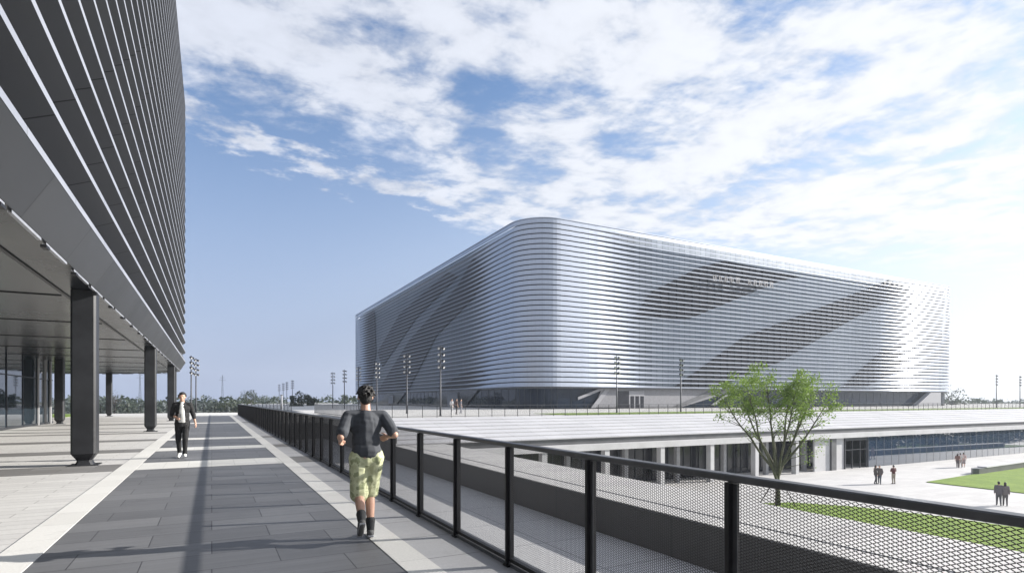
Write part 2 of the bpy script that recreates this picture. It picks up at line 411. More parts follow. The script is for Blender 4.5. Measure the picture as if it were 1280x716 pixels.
    lgm = legs[2] if len(legs) > 2 else cloth('trousers_%02d%02d%02d' % tuple(int(c*99) for c in col), col)
    remesh(lg, {'long': 'trousers', 'short': 'shorts', 'skirt': 'skirt'}[kind], lgm, voxel, root, sit, disp=.009 if near_ else .004)
    if socks:
        for s in 'LR':
            sk = MB(); k = V['k'+s]; a = V['a'+s]; cap(sk, k.lerp(a, .78), a-Vector((0, 0, .01)), .056, .044)
            remesh(sk, 'sock', cloth('sock', socks), voxel, root, 2)
    for s in 'LR':
        sh = MB(); a = V['a'+s]; t = V['t'+s].normalized(); tl = P['tilt'+s]
        cap(sh, a+Vector((-t.x*.03, -t.y*.03, -.045-tl*.03)), a+Vector((t.x*.15, t.y*.15, -.055+tl*.15)), .042, .036)
        cap(sh, a+Vector((0, 0, -.02)), a+Vector((t.x*.07, t.y*.07, -.04+tl*.07)), .045, .042)
        remesh(sh, 'shoe', cloth('shoe_%02d%02d%02d' % tuple(int(c*99) for c in shoe), shoe), voxel, root, 2)
        if near_:
            so = MB(); n0 = Vector((t.x, t.y, tl)).normalized()
            p0 = a+Vector((-t.x*.07, -t.y*.07, -.083-tl*.07)); p1 = a+Vector((t.x*.185, t.y*.185, -.083+tl*.185)); w = Vector((t.y, -t.x, 0)).normalized()
            so.slab([p0-w*.034, p0+w*.034, p1+w*.036, p1-w*.036], (0, 0, 1), .024)
            so.build('sole', M_trim, root, bevel=.006)
    hr = MB()
    hr.ball(H+Vector((0, -.028, .038)), (.086, .093, .1)); hr.ball(H+Vector((0, -.055, -.01)), (.074, .06, .085)); hr.ball(H+Vector((0, .035, .085)), (.062, .05, .035))
    if hair == 'long': hr.ball(H+Vector((0, -.07, -.1)), (.085, .045, .14))
    if near_:
        r2 = random.Random(2)
        for q in range(130):
            th = r2.random()*2*PI; ph = r2.uniform(-.3, 1.4); dv = Vector((math.cos(th)*math.cos(ph), math.sin(th)*math.cos(ph)-.2, math.sin(ph)))
            if dv.y > .55 and dv.z < .6: continue
            c = H+Vector((0, -.028, .036))+Vector((dv.x*.082, dv.y*.09, dv.z*.096)); cap(hr, c, c+dv*.017+Vector((r2.gauss(0,.009), 0, -.020)), .010, .006, 6)
    remesh(hr, 'hair', M_hair, voxel, root, 1)
    if extra: extra(root, V)
    return root
# patterned shorts
m, t, b_ = base_mat('lime_pattern_shorts')
tc = t.new('ShaderNodeTexCoord').outputs['Object']
vz = t.new('ShaderNodeTexNoise', Vector=tc, Scale=13.0, Detail=2.0)
c = t.mix(t.smooth(vz.outputs[0], .42, .5), (.50, .52, .31), (.60, .62, .40)); c = t.mix(t.smooth(vz.outputs[0], .56, .6), c, (.33, .36, .2))
t.set(b_, 'Base Color', c); b_.inputs['Roughness'].default_value = .85
M_shorts = m
jog = dict(pel=(0, 0, .93), chest=(0, .04, 1.25), neck=(0, .06, 1.44), head=(.0, .1, 1.60),
           sL=(-.19, .05, 1.38), sR=(.19, .05, 1.38), eL=(-.29, -.12, 1.16), eR=(.30, -.10, 1.17), wL=(-.27, .13, 1.11), wR=(.26, .13, 1.14),
           hL=(-.088, 0, .92), hR=(.088, .0, .92), kL=(-.07, .09, .51), kR=(.06, .16, .53), aL=(-.075, -.2, .25), aR=(.055, .07, .095),
           tL=(0, 1, 0), tR=(.1, 1, 0), tiltL=-.75, tiltR=0.0)
jp = at(458, 673, 0)
def tee_mark(root, V):
    MB().box(-.035, .035, -.0, .003, -.008, .008).build('shirt_mark', M_trim, root).location = (0, -.062, 1.405)
person(jp, R(-6), 'jogger running away from the camera in dark grey t-shirt and lime patterned shorts', jog, ('t', (.055, .06, .07)), ('short', (.5, .5, .3), M_shorts),
       (.10, .10, .10), .0075, 1.0, 'short', (.03, .032, .035))
wp = at(228, 571.5, 0)
walk = dict(pel=(0, 0, .95), chest=(0, .01, 1.27), neck=(0, .015, 1.46), head=(0, .04, 1.615),
            eR=(.25, -.03, 1.14), wR=(.13, .17, 1.08), eL=(-.25, -.04, 1.14), wL=(-.31, .06, .92),
            kL=(-.08, .14, .51), aL=(-.07, .12, .1), kR=(.09, .03, .5), aR=(.085, -.16, .12), tL=(-.1, 1, 0), tR=(.1, 1, 0), tiltL=.1, tiltR=-.3)
def phone(root, V):
    o = MB().box(-.04, .04, -.006, .006, -.07, .07).build('phone', M_black); 
    o.parent = root; o.location = V['wR']+Vector((-.07, .03, .02)); o.rotation_euler = (R(-50), 0, R(40))
    for o in (o,):
        o.parent = None; tag(o, 'dark phone held in front of the walking man in the black jacket', 'phone')
        bpy.context.view_layer.update(); o.matrix_world = root.matrix_world @ Matrix.LocRotScale(V['wR']+Vector((-.09, .06, .02)), Matrix.Rotation(R(40), 3, 'Z').to_euler(), None)
person(wp, R(176), 'man walking towards the camera in open black jacket, white t-shirt, black trousers and white shoes', walk, ('j', (.014, .014, .015), .45), ('long', (.012, .012, .013)),
       (.75, .75, .73), .0095, 1.02, 'short', openj=(.66, .66, .63), extra=phone)
standw = dict(kL=(-.09, .1, .5), aL=(-.1, .12, .09), aR=(.1, -.14, .1), kR=(.09, .0, .5))
point = dict(sR=(.175, .02, 1.42), eR=(.3, .18, 1.36), wR=(.36, .4, 1.4), eL=(-.24, -.05, 1.14), wL=(-.22, .1, .92))
foldd = dict(eR=(.25, .05, 1.15), wR=(.1, .2, 1.12), eL=(-.25, .05, 1.15), wL=(-.12, .2, 1.15))
far = [  # px, py, z, rz, label, pose, top, legs, shoe, scale, hair
 (1094.5, 604.5, ZP, 2.2, 'long haired person in dark coat, left of the pair standing close together on the plaza', standw, ('j', (.09, .08, .075)), ('long', (.05, .05, .06)), (.05, .05, .05), 1.0, 'long'),
 (1099.5, 604.8, ZP, 4.4, 'person in grey jacket raising one arm to point, right of the pair on the plaza', {**standw, **point}, ('j', (.12, .105, .1)), ('long', (.08, .09, .11)), (.06, .06, .06), 1.0, 'short'),
 (1117, 604.5, ZP, .4, 'person standing alone on the plaza in dark red top and beige trousers', foldd, ('t', (.10, .035, .035)), ('long', (.30, .26, .21)), (.1, .08, .07), 1.0, 'short'),
 (1197, 584.5, ZP, 1.4, 'leftmost of the three walkers near the mirror glass, in brown top', standw, ('t', (.22, .13, .11)), ('long', (.12, .1, .1)), (.2, .2, .2), .95, 'long'),
 (1200.5, 584.2, ZP, 1.0, 'middle of the three walkers near the mirror glass, in white top', standw, ('t', (.6, .57, .54)), ('long', (.4, .37, .35)), (.4, .4, .4), .97, 'short'),
 (1204.5, 583.6, ZP, 1.2, 'rightmost of the three walkers near the mirror glass, in pale pink top and shorts', standw, ('t', (.5, .38, .36)), ('short', (.3, .25, .25)), (.3, .3, .3), .97, 'short'),
 (1248.5, 631.5, ZP, 1.1, 'left of the two people in dark clothes walking beside the triangular lawn', standw, ('j', (.13, .12, .13)), ('long', (.09, .09, .095)), (.05, .05, .05), 1.02, 'short'),
 (1256.5, 632, ZP, 1.2, 'right of the two people in dark clothes walking beside the triangular lawn', standw, ('j', (.17, .15, .15)), ('long', (.11, .10, .10)), (.06, .06, .06), 1.0, 'long'),
 (564.5, 518.3, 0, 1.3, 'person in white shirt and white trousers walking on the terrace by the arena glass', standw, ('t', (.65, .65, .65)), ('long', (.5, .5, .5)), (.5, .5, .5), 1.0, 'short'),
 (570.5, 517.6, 0, 1.3, 'person in brown top in the middle of the trio on the terrace', standw, ('t', (.11, .07, .06)), ('long', (.06, .05, .05)), (.1, .1, .1), 1.0, 'long'),
 (576, 517.0, 0, 1.6, 'person in grey top and pale trousers, right of the trio on the terrace', standw, ('t', (.2, .2, .23)), ('long', (.25, .25, .28)), (.4, .4, .4), .98, 'short')]
for px, py, z, rz, lab, ps, tp, lg, shc, sc_, hr_ in far:
    zz = .07 if False else 0
    person(at(px, py, z), -rz, lab, ps, tp, lg, shc, .024, sc_, hr_)

# ------------------------------------------------------------------ ground, decks
ZP = -6.14
struct(MB().quad([(-3000, -3000, ZP-.25), (3000, -3000, ZP-.25), (3000, 3000, ZP-.25), (-3000, 3000, ZP-.25)]).build('ground', M_ground))
struct(MB().box(15.0, 200, -60, 42.4, ZP-.2, ZP).build('plaza', M_plaza))
struct(MB().box(2.664, 11.29, -60, 67.99, -3.6, -2.78).build('lower_deck', M_lower))
# our deck
struct(MB().prism([(-80, -14), (2.66, -14), (2.66, 68), (11.1, 68), (11.1, 81.4), (-80, 81.4)], -1.0, -0.012).build('deck', M_light))
struct(MB().box(-1.53, 1.58, -13.9, 65, -.012, -.006).build('path', M_path))
struct(MB().box(1.89, 2.655, -13.9, 65, -.012, -.006).build('pavement', M_strip))
b = MB()
for x0, x1 in ((-1.91, -1.53), (1.58, 1.89)): b.box(x0, x1, -13.9, 65, -.012, 0.0)
struct(b.build('painted_line', M_white))
bands = [(15.3, 16.9), (20.6, 21.9), (26.0, 27.2), (43.8, 45.5)]
b = MB()
for y0, y1 in bands: b.box(-1.529, 1.579, y0, y1, -.008, -.002)
b.box(-1.529, 2.65, 65.0, 81.2, -.012, -.004)
struct(b.build('path_band', M_white))
b = MB()
for y0, y1 in bands:
    b.box(1.891, 2.65, y0, y1, -.008, -.002); b.box(-40, -1.911, y0, y1, -.012, -.006)
for y0, y1 in ((32.0, 32.8), (38.0, 38.8)): b.box(-40, -1.911, y0, y1, -.012, -.006)
struct(b.build('grey_band', M_band))
struct(MB().box(-60, -12, 66, 80, -.012, .03).build('far_lawn', M_grass))

# upper terrace, with the stepped stone slope below its edge
struct(MB().box(11.1, 330, 49, 300, -1.0, -0.004).build('terrace', M_light))
struct(MB().box(33, 330, 50.2, 57.5, -.003, .035).build('terrace_lawn', M_grass))
gj = MB(); b = MB(); NST = 7; y1, z1 = 49.0, -0.004
for k in range(NST):
    ya = 49.0-(9.5/NST)*k; yb = 49.0-(9.5/NST)*(k+1)
    za = -.004-(1.6/NST)*k
    zb = za-(1.6/NST)*0.62
    b.quad([(11.3, yb, zb), (330, yb, zb), (330, ya, za), (11.3, ya, za)])
    b.quad([(11.3, yb, zb-(1.6/NST)*0.38), (330, yb, zb-(1.6/NST)*0.38), (330, yb, zb), (11.3, yb, zb)]); gj.box(11.3, 330, yb-.05, yb-.006, zb-(1.6/NST)*.38-.03, zb-(1.6/NST)*.38+.012)
ss = struct(b.build('stone_slope', M_clad)); gj.build('shadow_joint', mat('joint_grey', (.24, .24, .25), .7), ss)

# ------------------------------------------------------------------ lower storey under the terrace
low = empty('plaza_storey', (11.3, 39, ZP))
tag(low, 'long pale lower storey with white columns and mirror glass beneath the stepped stone terrace', 'building')
def lp(o): o.parent = low; o.location = (-11.3, -39, -ZP); return o
lp(MB().box(11.32, 330, 39.6, 39.9, -2.1, -1.66).build('dark_recess', M_gdark))
lp(MB().box(15.2, 330, 38.95, 42.5, -2.62, -2.1).build('slab_edge', M_conc))
lp(MB().box(11.32, 11.6, 39.62, 80, -2.78, -1.0).build('side_wall', M_dwall))
lp(MB().box(67.0, 330, 39.25, 39.35, ZP, -2.63).build('mirror_glass', M_glass2))
b = MB()
x = 67.0; k = 0
while x < 200:
    b.box(x-.02, x+.02, 39.235, 39.255, ZP, -2.64); x += 1.53; k += 1
lp(b.build('glass_mullions', M_gpost))
lp(MB().box(11.4, 66.9, 42.5, 42.7, ZP, -2.63).build('dark_glazing', M_dkwin))
b = MB(); x = 12.0
while x < 62:
    b.box(x-.035, x+.035, 42.42, 42.5, ZP, -2.64); x += 1.02
lp(b.build('glazing_mullions', M_mull))
for k in range(9):
    X = 17.3+6.15*k
    if X < 60: lp(MB().box(X-.24, X+.24, 39.05, 39.6, ZP, -2.625).build('column', M_conc))
    if X < 56: lp(MB().box(X+3.07-.2, X+3.07+.2, 40.3, 40.7, ZP, -2.625).build('inner_column', mat('grey_concrete', (.28,.28,.29), .75)))
lp(MB().box(57.5, 60.1, 39.4, 39.6, ZP, -2.64).build('pale_wall_panel', M_conc))
lp(MB().box(60.15, 61.0, 39.2, 40.2, ZP, -2.64).build('dark_pier', M_gdark))
lp(MB().box(61.05, 62.6, 39.4, 39.6, ZP, -2.64).build('pale_wall_panel', M_conc))
df = lp(MB().box(62.65, 62.8, 39.3, 39.5, ZP, -2.64).box(66.7, 66.95, 39.3, 39.5, ZP, -2.64).box(62.8, 66.7, 39.3, 39.45, -3.0, -2.64).box(64.0, 64.07, 39.3, 39.42, ZP, -3.0).box(65.5, 65.57, 39.3, 39.42, ZP, -3.0).box(62.8, 66.7, 39.3, 39.42, -4.05, -3.98).build('door_frame', M_mull))

# lower walkway bridge with a dark side
wk = empty('walkway_bridge', (13.2, 20, -2.78)); tag(wk, 'raised pale walkway with a dark shaded side wall, running parallel to the near mesh fence', 'walkway')
for nm, mb, mt in (('walkway_top', MB().box(11.36, 15.1, -30, 39.4, -1.9, -1.63), M_plaza),
                   ('dark_fascia', MB().box(11.3, 11.355, -30, 39.6, -2.78, -1.66), M_dwall),
                   ('wall_core', MB().box(11.36, 15.1, -30, 39.4, ZP, -1.905), M_conc),
                   ('kerb', MB().box(12.18, 12.21, -30, 39.3, -1.629, -1.615), M_gpost)):
    o = mb.build(nm, mt, wk); o.location = (-13.2, -20, 2.78)

# lawns on the plaza
def poly_sheet(name, pts, z0, z1, m): return MB().prism([(p[0], p[1]) for p in pts], z0, z1).build(name, m)
def lawn_blades(name, poly, n, z, label):
    pass
struct(poly_sheet('tree_lawn', [(20, -30), (43.0, -30), (43.4, 12), (42.6, 20), (41, 25), (38.5, 28.2), (36.2, 29.0), (34.0, 28.6), (32, 27.2), (20, 27)], ZP+.001, ZP+.07, M_grass))
pa, pb, pc = at(1158, 602.5, ZP), at(1280, 582.5, ZP), at(1280, 616.5, ZP)
struct(poly_sheet('plaza_lawn', [pa, pa+(pc-pa)*3.0, pa+(pc-pa)*3.0+(pb-pa)*2.0, pa+(pb-pa)*2.6], ZP+.001, ZP+.07, M_grass))
h0, h1 = at(1219, 592.5, ZP), at(1280, 583.5, ZP)
hd = (h1-h0).normalized(); hn = Vector((-hd.y, hd.x, 0))
h2 = h0+hd*45
lw = empty('low_wall', (h0+h2)/2); tag(lw, 'long low dark stone seat wall along the edge of the triangular lawn', 'seat wall')
def local(o, root): o.parent = root; o.matrix_parent_inverse = root.matrix_world.inverted(); return o
bpy.context.view_layer.update()
o = MB().prism([h0-hn*.35, h0-hd*.5, h0+hn*.35, h2+hn*.35, h2-hn*.35][::-1], ZP, ZP+.62).build('wall_base', M_gdark); local(o, lw)
o = MB().prism([h0-hn*.42+hd*1.6, h0+hn*.42+hd*1.6, h2+hn*.42, h2-hn*.42][::-1], ZP+.621, ZP+.72).build('seat_cap', M_conc); local(o, lw)

# ------------------------------------------------------------------ fences
def mesh_panel_mesh(name, w, h, pw, ph, sw, th):
    mb = MB()                                   # expanded metal: zigzag strands
    nx = max(1, round(w/pw)); nz = max(1, round(h/ph)); pw = w/nx; ph = h/nz
    for j in range(nz):
        z0 = j*ph
        for i in range(nx):
            y0 = i*pw
            for (a, bb) in (((y0, z0+ph/2), (y0+pw/2, z0+ph)), ((y0+pw/2, z0+ph), (y0+pw, z0+ph/2)),
                            ((y0, z0+ph/2), (y0+pw/2, z0)), ((y0+pw/2, z0), (y0+pw, z0+ph/2))):
                dx = bb[0]-a[0]; dz = bb[1]-a[1]; L = math.hypot(dx, dz); nx_, nz_ = -dz/L*sw/2, dx/L*sw/2
                mb.quad([(0, a[0]-nx_, a[1]-nz_), (th, bb[0]-nx_, bb[1]-nz_), (th, bb[0]+nx_, bb[1]+nz_), (0, a[0]+nx_, a[1]+nz_)])
                mb.quad([(0, a[0]+nx_, a[1]+nz_), (th, bb[0]+nx_, bb[1]+nz_), (th+sw*.8, bb[0]+nx_, bb[1]+nz_), (sw*.8, a[0]+nx_, a[1]+nz_)])
    return mb.mesh(name, M_mesh)
FX = 2.51; SP = 1.31; Y0F = 2.19-SP*4
NPOST = int((68-Y0F)/SP)
near = empty('mesh_fence', (FX, Y0F, 0))
tag(near, 'black expanded metal mesh fence with flat handrail running along the path beside the jogger', 'fence')
pm = mesh_panel_mesh('mesh_panel', SP-.07, 1.04, .037, .0165, .0033, .004)
post_me = MB().box(-.055, .03, -.012, .012, 0, 1.119).box(-.06, .05, -.05, .05, -.004, .012).mesh('post', M_black)
ang_me = MB().box(-.024, -.018, .013, .045, .06, 1.11).box(-.024, -.018, -.045, -.013, .06, 1.11).mesh('post_angle', M_rail)
rail_t = None
for k in range(NPOST+1):
    o = bpy.data.objects.new('post', post_me); COL.objects.link(o); o.parent = near; o.location = (0, k*SP, 0)
    a = bpy.data.objects.new('panel_frame', ang_me); COL.objects.link(a); a.parent = o
    if k < NPOST:
        o = bpy.data.objects.new('mesh_panel', pm); COL.objects.link(o); o.parent = near; o.location = (-.02, k*SP+.035, 0.075)
L = NPOST*SP
MB().box(-.038, .038, -.05, L+.05, 1.12, 1.16).build('handrail', M_rail, near, bevel=.006)
MB().box(-.02, .02, 0, L, .035, .072).build('bottom_rail', M_black, near)
MB().box(-.03, .14, -.05, L+.05, -.011, .022).build('edge_plate', M_gpost, near)

# far fences: sparser panels
pm2 = mesh_panel_mesh('mesh_panel', 1.30, 0.86, .10, .07, .006, .004)
fpost = MB().box(-.022, .022, -.022, .022, 0, 1.08).mesh('post', M_black)
gpost = MB().box(-.03, .03, -.03, .03, 0, 1.08).mesh('post', M_gpost)
def far_fence(p0, p1, label, me, sp=1.38, panels=True, zb=0.0):
    p0 = Vector(p0); p1 = Vector(p1); L = (p1-p0).length; n = max(1, int(L/sp)); sp = L/n
    root = empty('mesh_fence', p0, math.atan2(-(p1-p0).x, (p1-p0).y))
    tag(root, label, 'fence')
    for k in range(n+1):
        o = bpy.data.objects.new('post', me); COL.objects.link(o); o.parent = root; o.location = (0, k*sp, 0)
        if panels and k < n:
            o = bpy.data.objects.new('mesh_panel', pm2); COL.objects.link(o); o.parent = root; o.location = (0, k*sp+.03, .12); o.scale = (1, (sp-.06)/1.30, 1)
    MB().box(-.035, .035, 0, L, 1.081, 1.12).build('handrail', M_rail, root)
    MB().box(-.02, .02, 0, L, .07, .11).build('bottom_rail', M_black, root)
    return root
far_fence((11.2, 49.1, 0), (11.2+1.38*97, 49.1, 0), 'long black fence with thin posts along the terrace edge above the stepped stone slope', fpost)
far_fence((11.2, 73.5, 0), (11.2, 49.35, 0), 'fence with grey posts on the left edge of the terrace, behind the jogger', gpost, sp=0.6, panels=False)
dpost = MB().box(-.03, .03, -.03, .03, 0, 1.08).mesh('post', M_black)
far_fence((3.0, 81.1, 0), (-60, 81.1, 0), 'black fence closing the far end of the deck behind the walking man', dpost, sp=1.31)
far_fence((9.4, 81.1, 0), (4.1, 81.1, 0), 'short dark fence right of the far end of the path, behind the near mesh fence', dpost, sp=0.42)

# ------------------------------------------------------------------ rounded perimeters
def rrect(x0, x1, y0, y1, r, step=2.0, arc=14):
    """points (x, y, nx, ny, s, dcorner) counter-clockwise starting on the -Y face"""
    pts = []; s = 0.0
    corners = [((x1-r, y0+r), -90), ((x1-r, y1-r), 0), ((x0+r, y1-r), 90), ((x0+r, y0+r), 180)]
    prev = None
    starts = [(x0+r, y0), (x1, y0+r), (x1-r, y1), (x0, y1-r)]
    ends = [(x1-r, y0), (x1, y1-r), (x0+r, y1), (x0, y0+r)]
    nrm = [(0, -1), (1, 0), (0, 1), (-1, 0)]
    out = []
    for k in range(4):
        a = Vector(starts[k]); bq = Vector(ends[k]); L = (bq-a).length; n = max(2, int(L/step))
        for i in range(n):
            t = i/n; p = a.lerp(bq, t); out.append((p.x, p.y, nrm[k][0], nrm[k][1], min(t*L, (1-t)*L), k))
        (cx, cy), a0 = corners[k]
        for i in range(arc):
            th = R(a0+90*i/arc); out.append((cx+r*math.cos(th), cy+r*math.sin(th), math.cos(th), math.sin(th), 0.0, k))
    res = []; s = 0.0
    for i, p in enumerate(out):
        if i: s += math.hypot(p[0]-out[i-1][0], p[1]-out[i-1][1])
        res.append(p+(s,))
    f = res[0]; s += math.hypot(f[0]-res[-1][0], f[1]-res[-1][1]); res.append(f[:6]+(s,))
    return res
def sweep(mb, path, prof, vrow=0.0):
    """prof(point) -> list of (outward offset, z); rows of quads between consecutive profile points"""
    prev = None
    for p in path:
        cur = [(p[0]+p[2]*o, p[1]+p[3]*o, z) for o, z in prof(p)]
        if prev:
            for j in range(len(cur)-1):
                mb.quad([prev[0][j], cur[j], cur[j+1], prev[0][j+1]],
                        [(prev[1], vrow+j*.98), (p[6], vrow+j*.98), (p[6], vrow+(j+1)*.98), (prev[1], vrow+(j+1)*.98)])
        prev = (cur, p[6])

# ------------------------------------------------------------------ arena (right)
AX0, AX1, AY0, AY1, AR = 47.7, 188.5, 85.0, 223.0, 6.6
arena = empty('arena', (AX0, AY0, 0)); tag(arena, 'big silver arena with rounded corners wrapped in horizontal aluminium louvres', 'building')
def ap(o): o.parent = arena; o.location = (-AX0, -AY0, 0); return o
path = rrect(AX0, AX1, AY0, AY1, AR)
ZL, SPL, NL = 3.95, .893, 33
def twist(p):
    s = p[4]; k = p[5]
    t = max(0.0, min(1.0, (s-2)/(26.0 if (k or p[0] < 120) else 42.0))); t = t*t*(3-2*t)
    # face 3 is the -X face: opens further
    return R(4+(43 if k == 0 else 56)*t)
k_ = lambda p: p[5] in (0, 1)
mb = MB()
for i in range(NL):
    zb = ZL+i*SPL; last = i == NL-1
    def prof(p):
        th = R(3) if last else twist(p); fe = max(0, min(1, (p[0]-120)/50)) if k_(p) else 0; c = SPL*(.81-.10*fe-.34*min(1, (th-R(4))/R(45))); so, co = math.sin(th)*c, math.cos(th)*c
        return [(-so-.05, zb+co), (-so, zb+co), (0, zb+.09), (0, zb), (-.07, zb-.01), (-so-.06, zb+co-.04)]
    sweep(mb, path, lambda p: prof(p)[::-1], 0.0)
ap(mb.build('louvre_screen', M_alu))
mb = MB(); zt = ZL+(NL-1)*SPL
sweep(mb, path, lambda p: [(-.3, zt+.80), (0.03, zt+.80), (0.03, zt+.93), (-.4, zt+.94)], 0.0)
ap(mb.build('parapet', M_alu))
inner = rrect(AX0+1.7, AX1-1.7, AY0+1.7, AY1-1.7, AR-1.7)
mb = MB()
prev = None
for p in inner:
    if prev: mb.quad([(prev[0], prev[1], 3.9), (p[0], p[1], 3.9), (p[0], p[1], zt+.88), (prev[0], prev[1], zt+.88)], [(prev[6], 0), (p[6], 0), (p[6], zt-3.5), (prev[6], zt-3.5)])
    prev = p
grades = [M_inner]+[panel_uv('shaded_inner_panel_%s' % n_, tuple(q*.01*g_ for q in (25, 29, 35)), tuple(q*.01*g_ for q in (28, 32, 38)), (.03, .035, .045), 1.47, 4.4, 0.05, 0.35, 0.35, off=0.0)
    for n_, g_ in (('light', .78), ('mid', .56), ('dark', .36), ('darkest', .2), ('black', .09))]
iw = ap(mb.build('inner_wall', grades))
for pl, pt in zip(iw.data.polygons, inner): pl.material_index = max(3 if pt[5] == 3 else 0, min(5, int(5.99-(pt[4]-3)/3.6)))  # shade behind the corner louvres and on the -X face painted as darker panels
ap(MB().prism([(p[0], p[1]) for p in inner[:-1]], zt+.881, zt+.9).build('roof', M_gpost))
ap(MB().prism([(p[0]+p[2]*.0, p[1]) for p in rrect(AX0+.15, AX1-.15, AY0+.15, AY1-.15, AR-.15)[:-1]], 3.7, 3.86).build('lower_soffit', M_gdark))
base = rrect(AX0+1.2, AX1-1.2, AY0+1.2, AY1-1.2, AR-1.2, step=1.47)
mb = MB(); mm = MB(); prev = None
for q, p in enumerate(base):
    if prev: mb.quad([(prev[0], prev[1], 0), (p[0], p[1], 0), (p[0], p[1], 3.69), (prev[0], prev[1], 3.69)])
    if q < len(base)-1 and (p[5] in (0, 3)) and q % 2 == 0:
        mm.tube([(p[0]+p[2]*.06, p[1]+p[3]*.06, .0), (p[0]+p[2]*.06, p[1]+p[3]*.06, 3.69)], .035, 4, False)
    prev = p
for zz in (.05, 3.6): mm.tube([(p[0]+p[2]*.06, p[1]+p[3]*.06, zz) for p in base[:-1]], .03, 4, False)
ap(mb.build('ground_glazing', M_glass)); ap(mm.build('glazing_mullions', M_mull))
def yface(pts, name, m, Y=AY0+1.55, th=.1, mull=None):
    P = [on_y(x, y, Y) for x, y in pts]
    o = ap(MB().slab(P, (0, -1, 0), th).build(name, m))
    return o
def mullions(pts, Y, parent, axis='y', step=2.1):
    P = [on_y(x, y, Y) if axis == 'y' else on_x(x, y, Y) for x, y in pts]
    k = 0 if axis == 'y' else 1
    lo = min(p[k] for p in P); hi = max(p[k] for p in P); s = lo+.5
    while s < hi:
        zs = []
        for a, bq in zip(P, P[1:]+P[:1]):
            if (a[k]-s)*(bq[k]-s) < 0:
                t = (s-a[k])/(bq[k]-a[k]); zs.append(a[2]+(bq[2]-a[2])*t)
        zs.sort()
        for z0, z1 in zip(zs[::2], zs[1::2]):
            MB().box(s-.11, s+.11, Y-.28, Y-.105, z0, z1).build('mullion', M_mull, parent)
        s += step
M_dkband = mat('dark_brown_band', (0.030, 0.028, 0.035), 0.5, 0.1, var=0.3, scale=.3)
YB = [[(792, 398), (812, 366), (872, 335), (905, 326), (1000, 346), (975, 351), (862, 398)],
      [(842, 484), (930, 421), (1029, 383), (1110, 350), (1140, 362), (1070, 396), (975, 452), (896, 484)],
      [(1052, 484), (1104, 437), (1145, 430), (1133, 458), (1080, 484)]]
for pts in YB:
    bo = yface(pts, 'dark_diagonal_band', M_dkband); mullions(pts, AY0+1.55, bo)
XB = [[(470, 492), (512, 425), (572, 358), (592, 322), (606, 338), (592, 372), (545, 420), (508, 492)],
      [(537, 492), (575, 468), (600, 462), (618, 470), (590, 492)],
      [(454, 396), (468, 388), (470, 440), (462, 498), (454, 498)],
      [(472, 440), (500, 392), (560, 340), (572, 345), (520, 398), (478, 458)]]
for pts in XB:
    P = [on_x(x, y, AX0+1.55) for x, y in pts]
    ap(MB().slab(P[::-1], (-1, 0, 0), .1).build('dark_diagonal_band', M_dkband))
# ground-level diagonal soffits and doorways on the two visible faces
M_wpan = mat('pale_sloping_panel', (0.27, 0.27, 0.29), 0.55, var=0.08)
Yg = AY0+1.0
def gface(pts, name, m, th=.12, Y=Yg): 
    P = [on_y(x, y, Y) for x, y in pts]
    P = [Vector((p.x, p.y, max(.01, min(3.68, p.z)))) for p in P]
    return ap(MB().slab(P, (0, -1, 0), th).build(name, m))
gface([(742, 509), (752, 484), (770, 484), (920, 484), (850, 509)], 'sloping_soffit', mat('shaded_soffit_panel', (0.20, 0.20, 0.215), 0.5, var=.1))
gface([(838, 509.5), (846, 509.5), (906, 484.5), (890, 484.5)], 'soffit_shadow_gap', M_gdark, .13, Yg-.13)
gface([(722, 496), (722, 499.5), (756, 484), (748, 484)], 'pale_diagonal_beam', M_wpan, .2)
gface([(744, 509.5), (762, 484.5), (756, 484.5), (738, 509.5)], 'pale_diagonal_beam', M_wpan, .2)
gface([(888, 506), (894, 506), (914, 492), (908, 492)], 'pale_diagonal_beam', M_wpan, .2)
gface([(1139, 509), (1158, 490), (1170, 489.5), (1170, 509)], 'pale_stair_side', M_wpan, 1.2, AY0+.5)
door = ap(MB().box(on_y(772, 500, Yg-.13).x, on_y(786, 500, Yg-.13).x, Yg-.2, Yg-.13, .01, 3.3).build('dark_doorway', M_dkwin))
xa, xb_ = on_y(786, 500, Yg-.13).x, on_y(805, 500, Yg-.13).x
ap(MB().box(xa, xb_, Yg-.21, Yg-.13, .01, 3.4).build('entrance_panel', M_wpan))
for k in range(3):
    xx = xa+.35+k*(xb_-xa)/3.1
    ap(MB().box(xx, xx+.85, Yg-.24, Yg-.212, .02, 2.35).build('door', M_dkwin))
# -X face doorway
def gx(pts, name, m, th=.15, X=AX0+1.0):
    P = [on_x(x, y, X) for x, y in pts]
    P = [Vector((p.x, p.y, max(.01, min(3.68, p.z)))) for p in P]
    return ap(MB().slab(P[::-1], (-1, 0, 0), th).build(name, m))
gx([(540, 508), (553, 487), (598, 487), (582, 508)], 'dark_doorway', M_dkwin)
gx([(560, 508), (560, 490), (573, 490), (573, 508)], 'door', M_gpost, .2, AX0+.82)
gx([(472, 505), (485, 487), (507, 487), (496, 505)], 'dark_doorway', M_dkwin)
gx([(486, 504), (486, 494), (492, 494), (492, 504)], 'door', M_gpost, .2, AX0+.82)
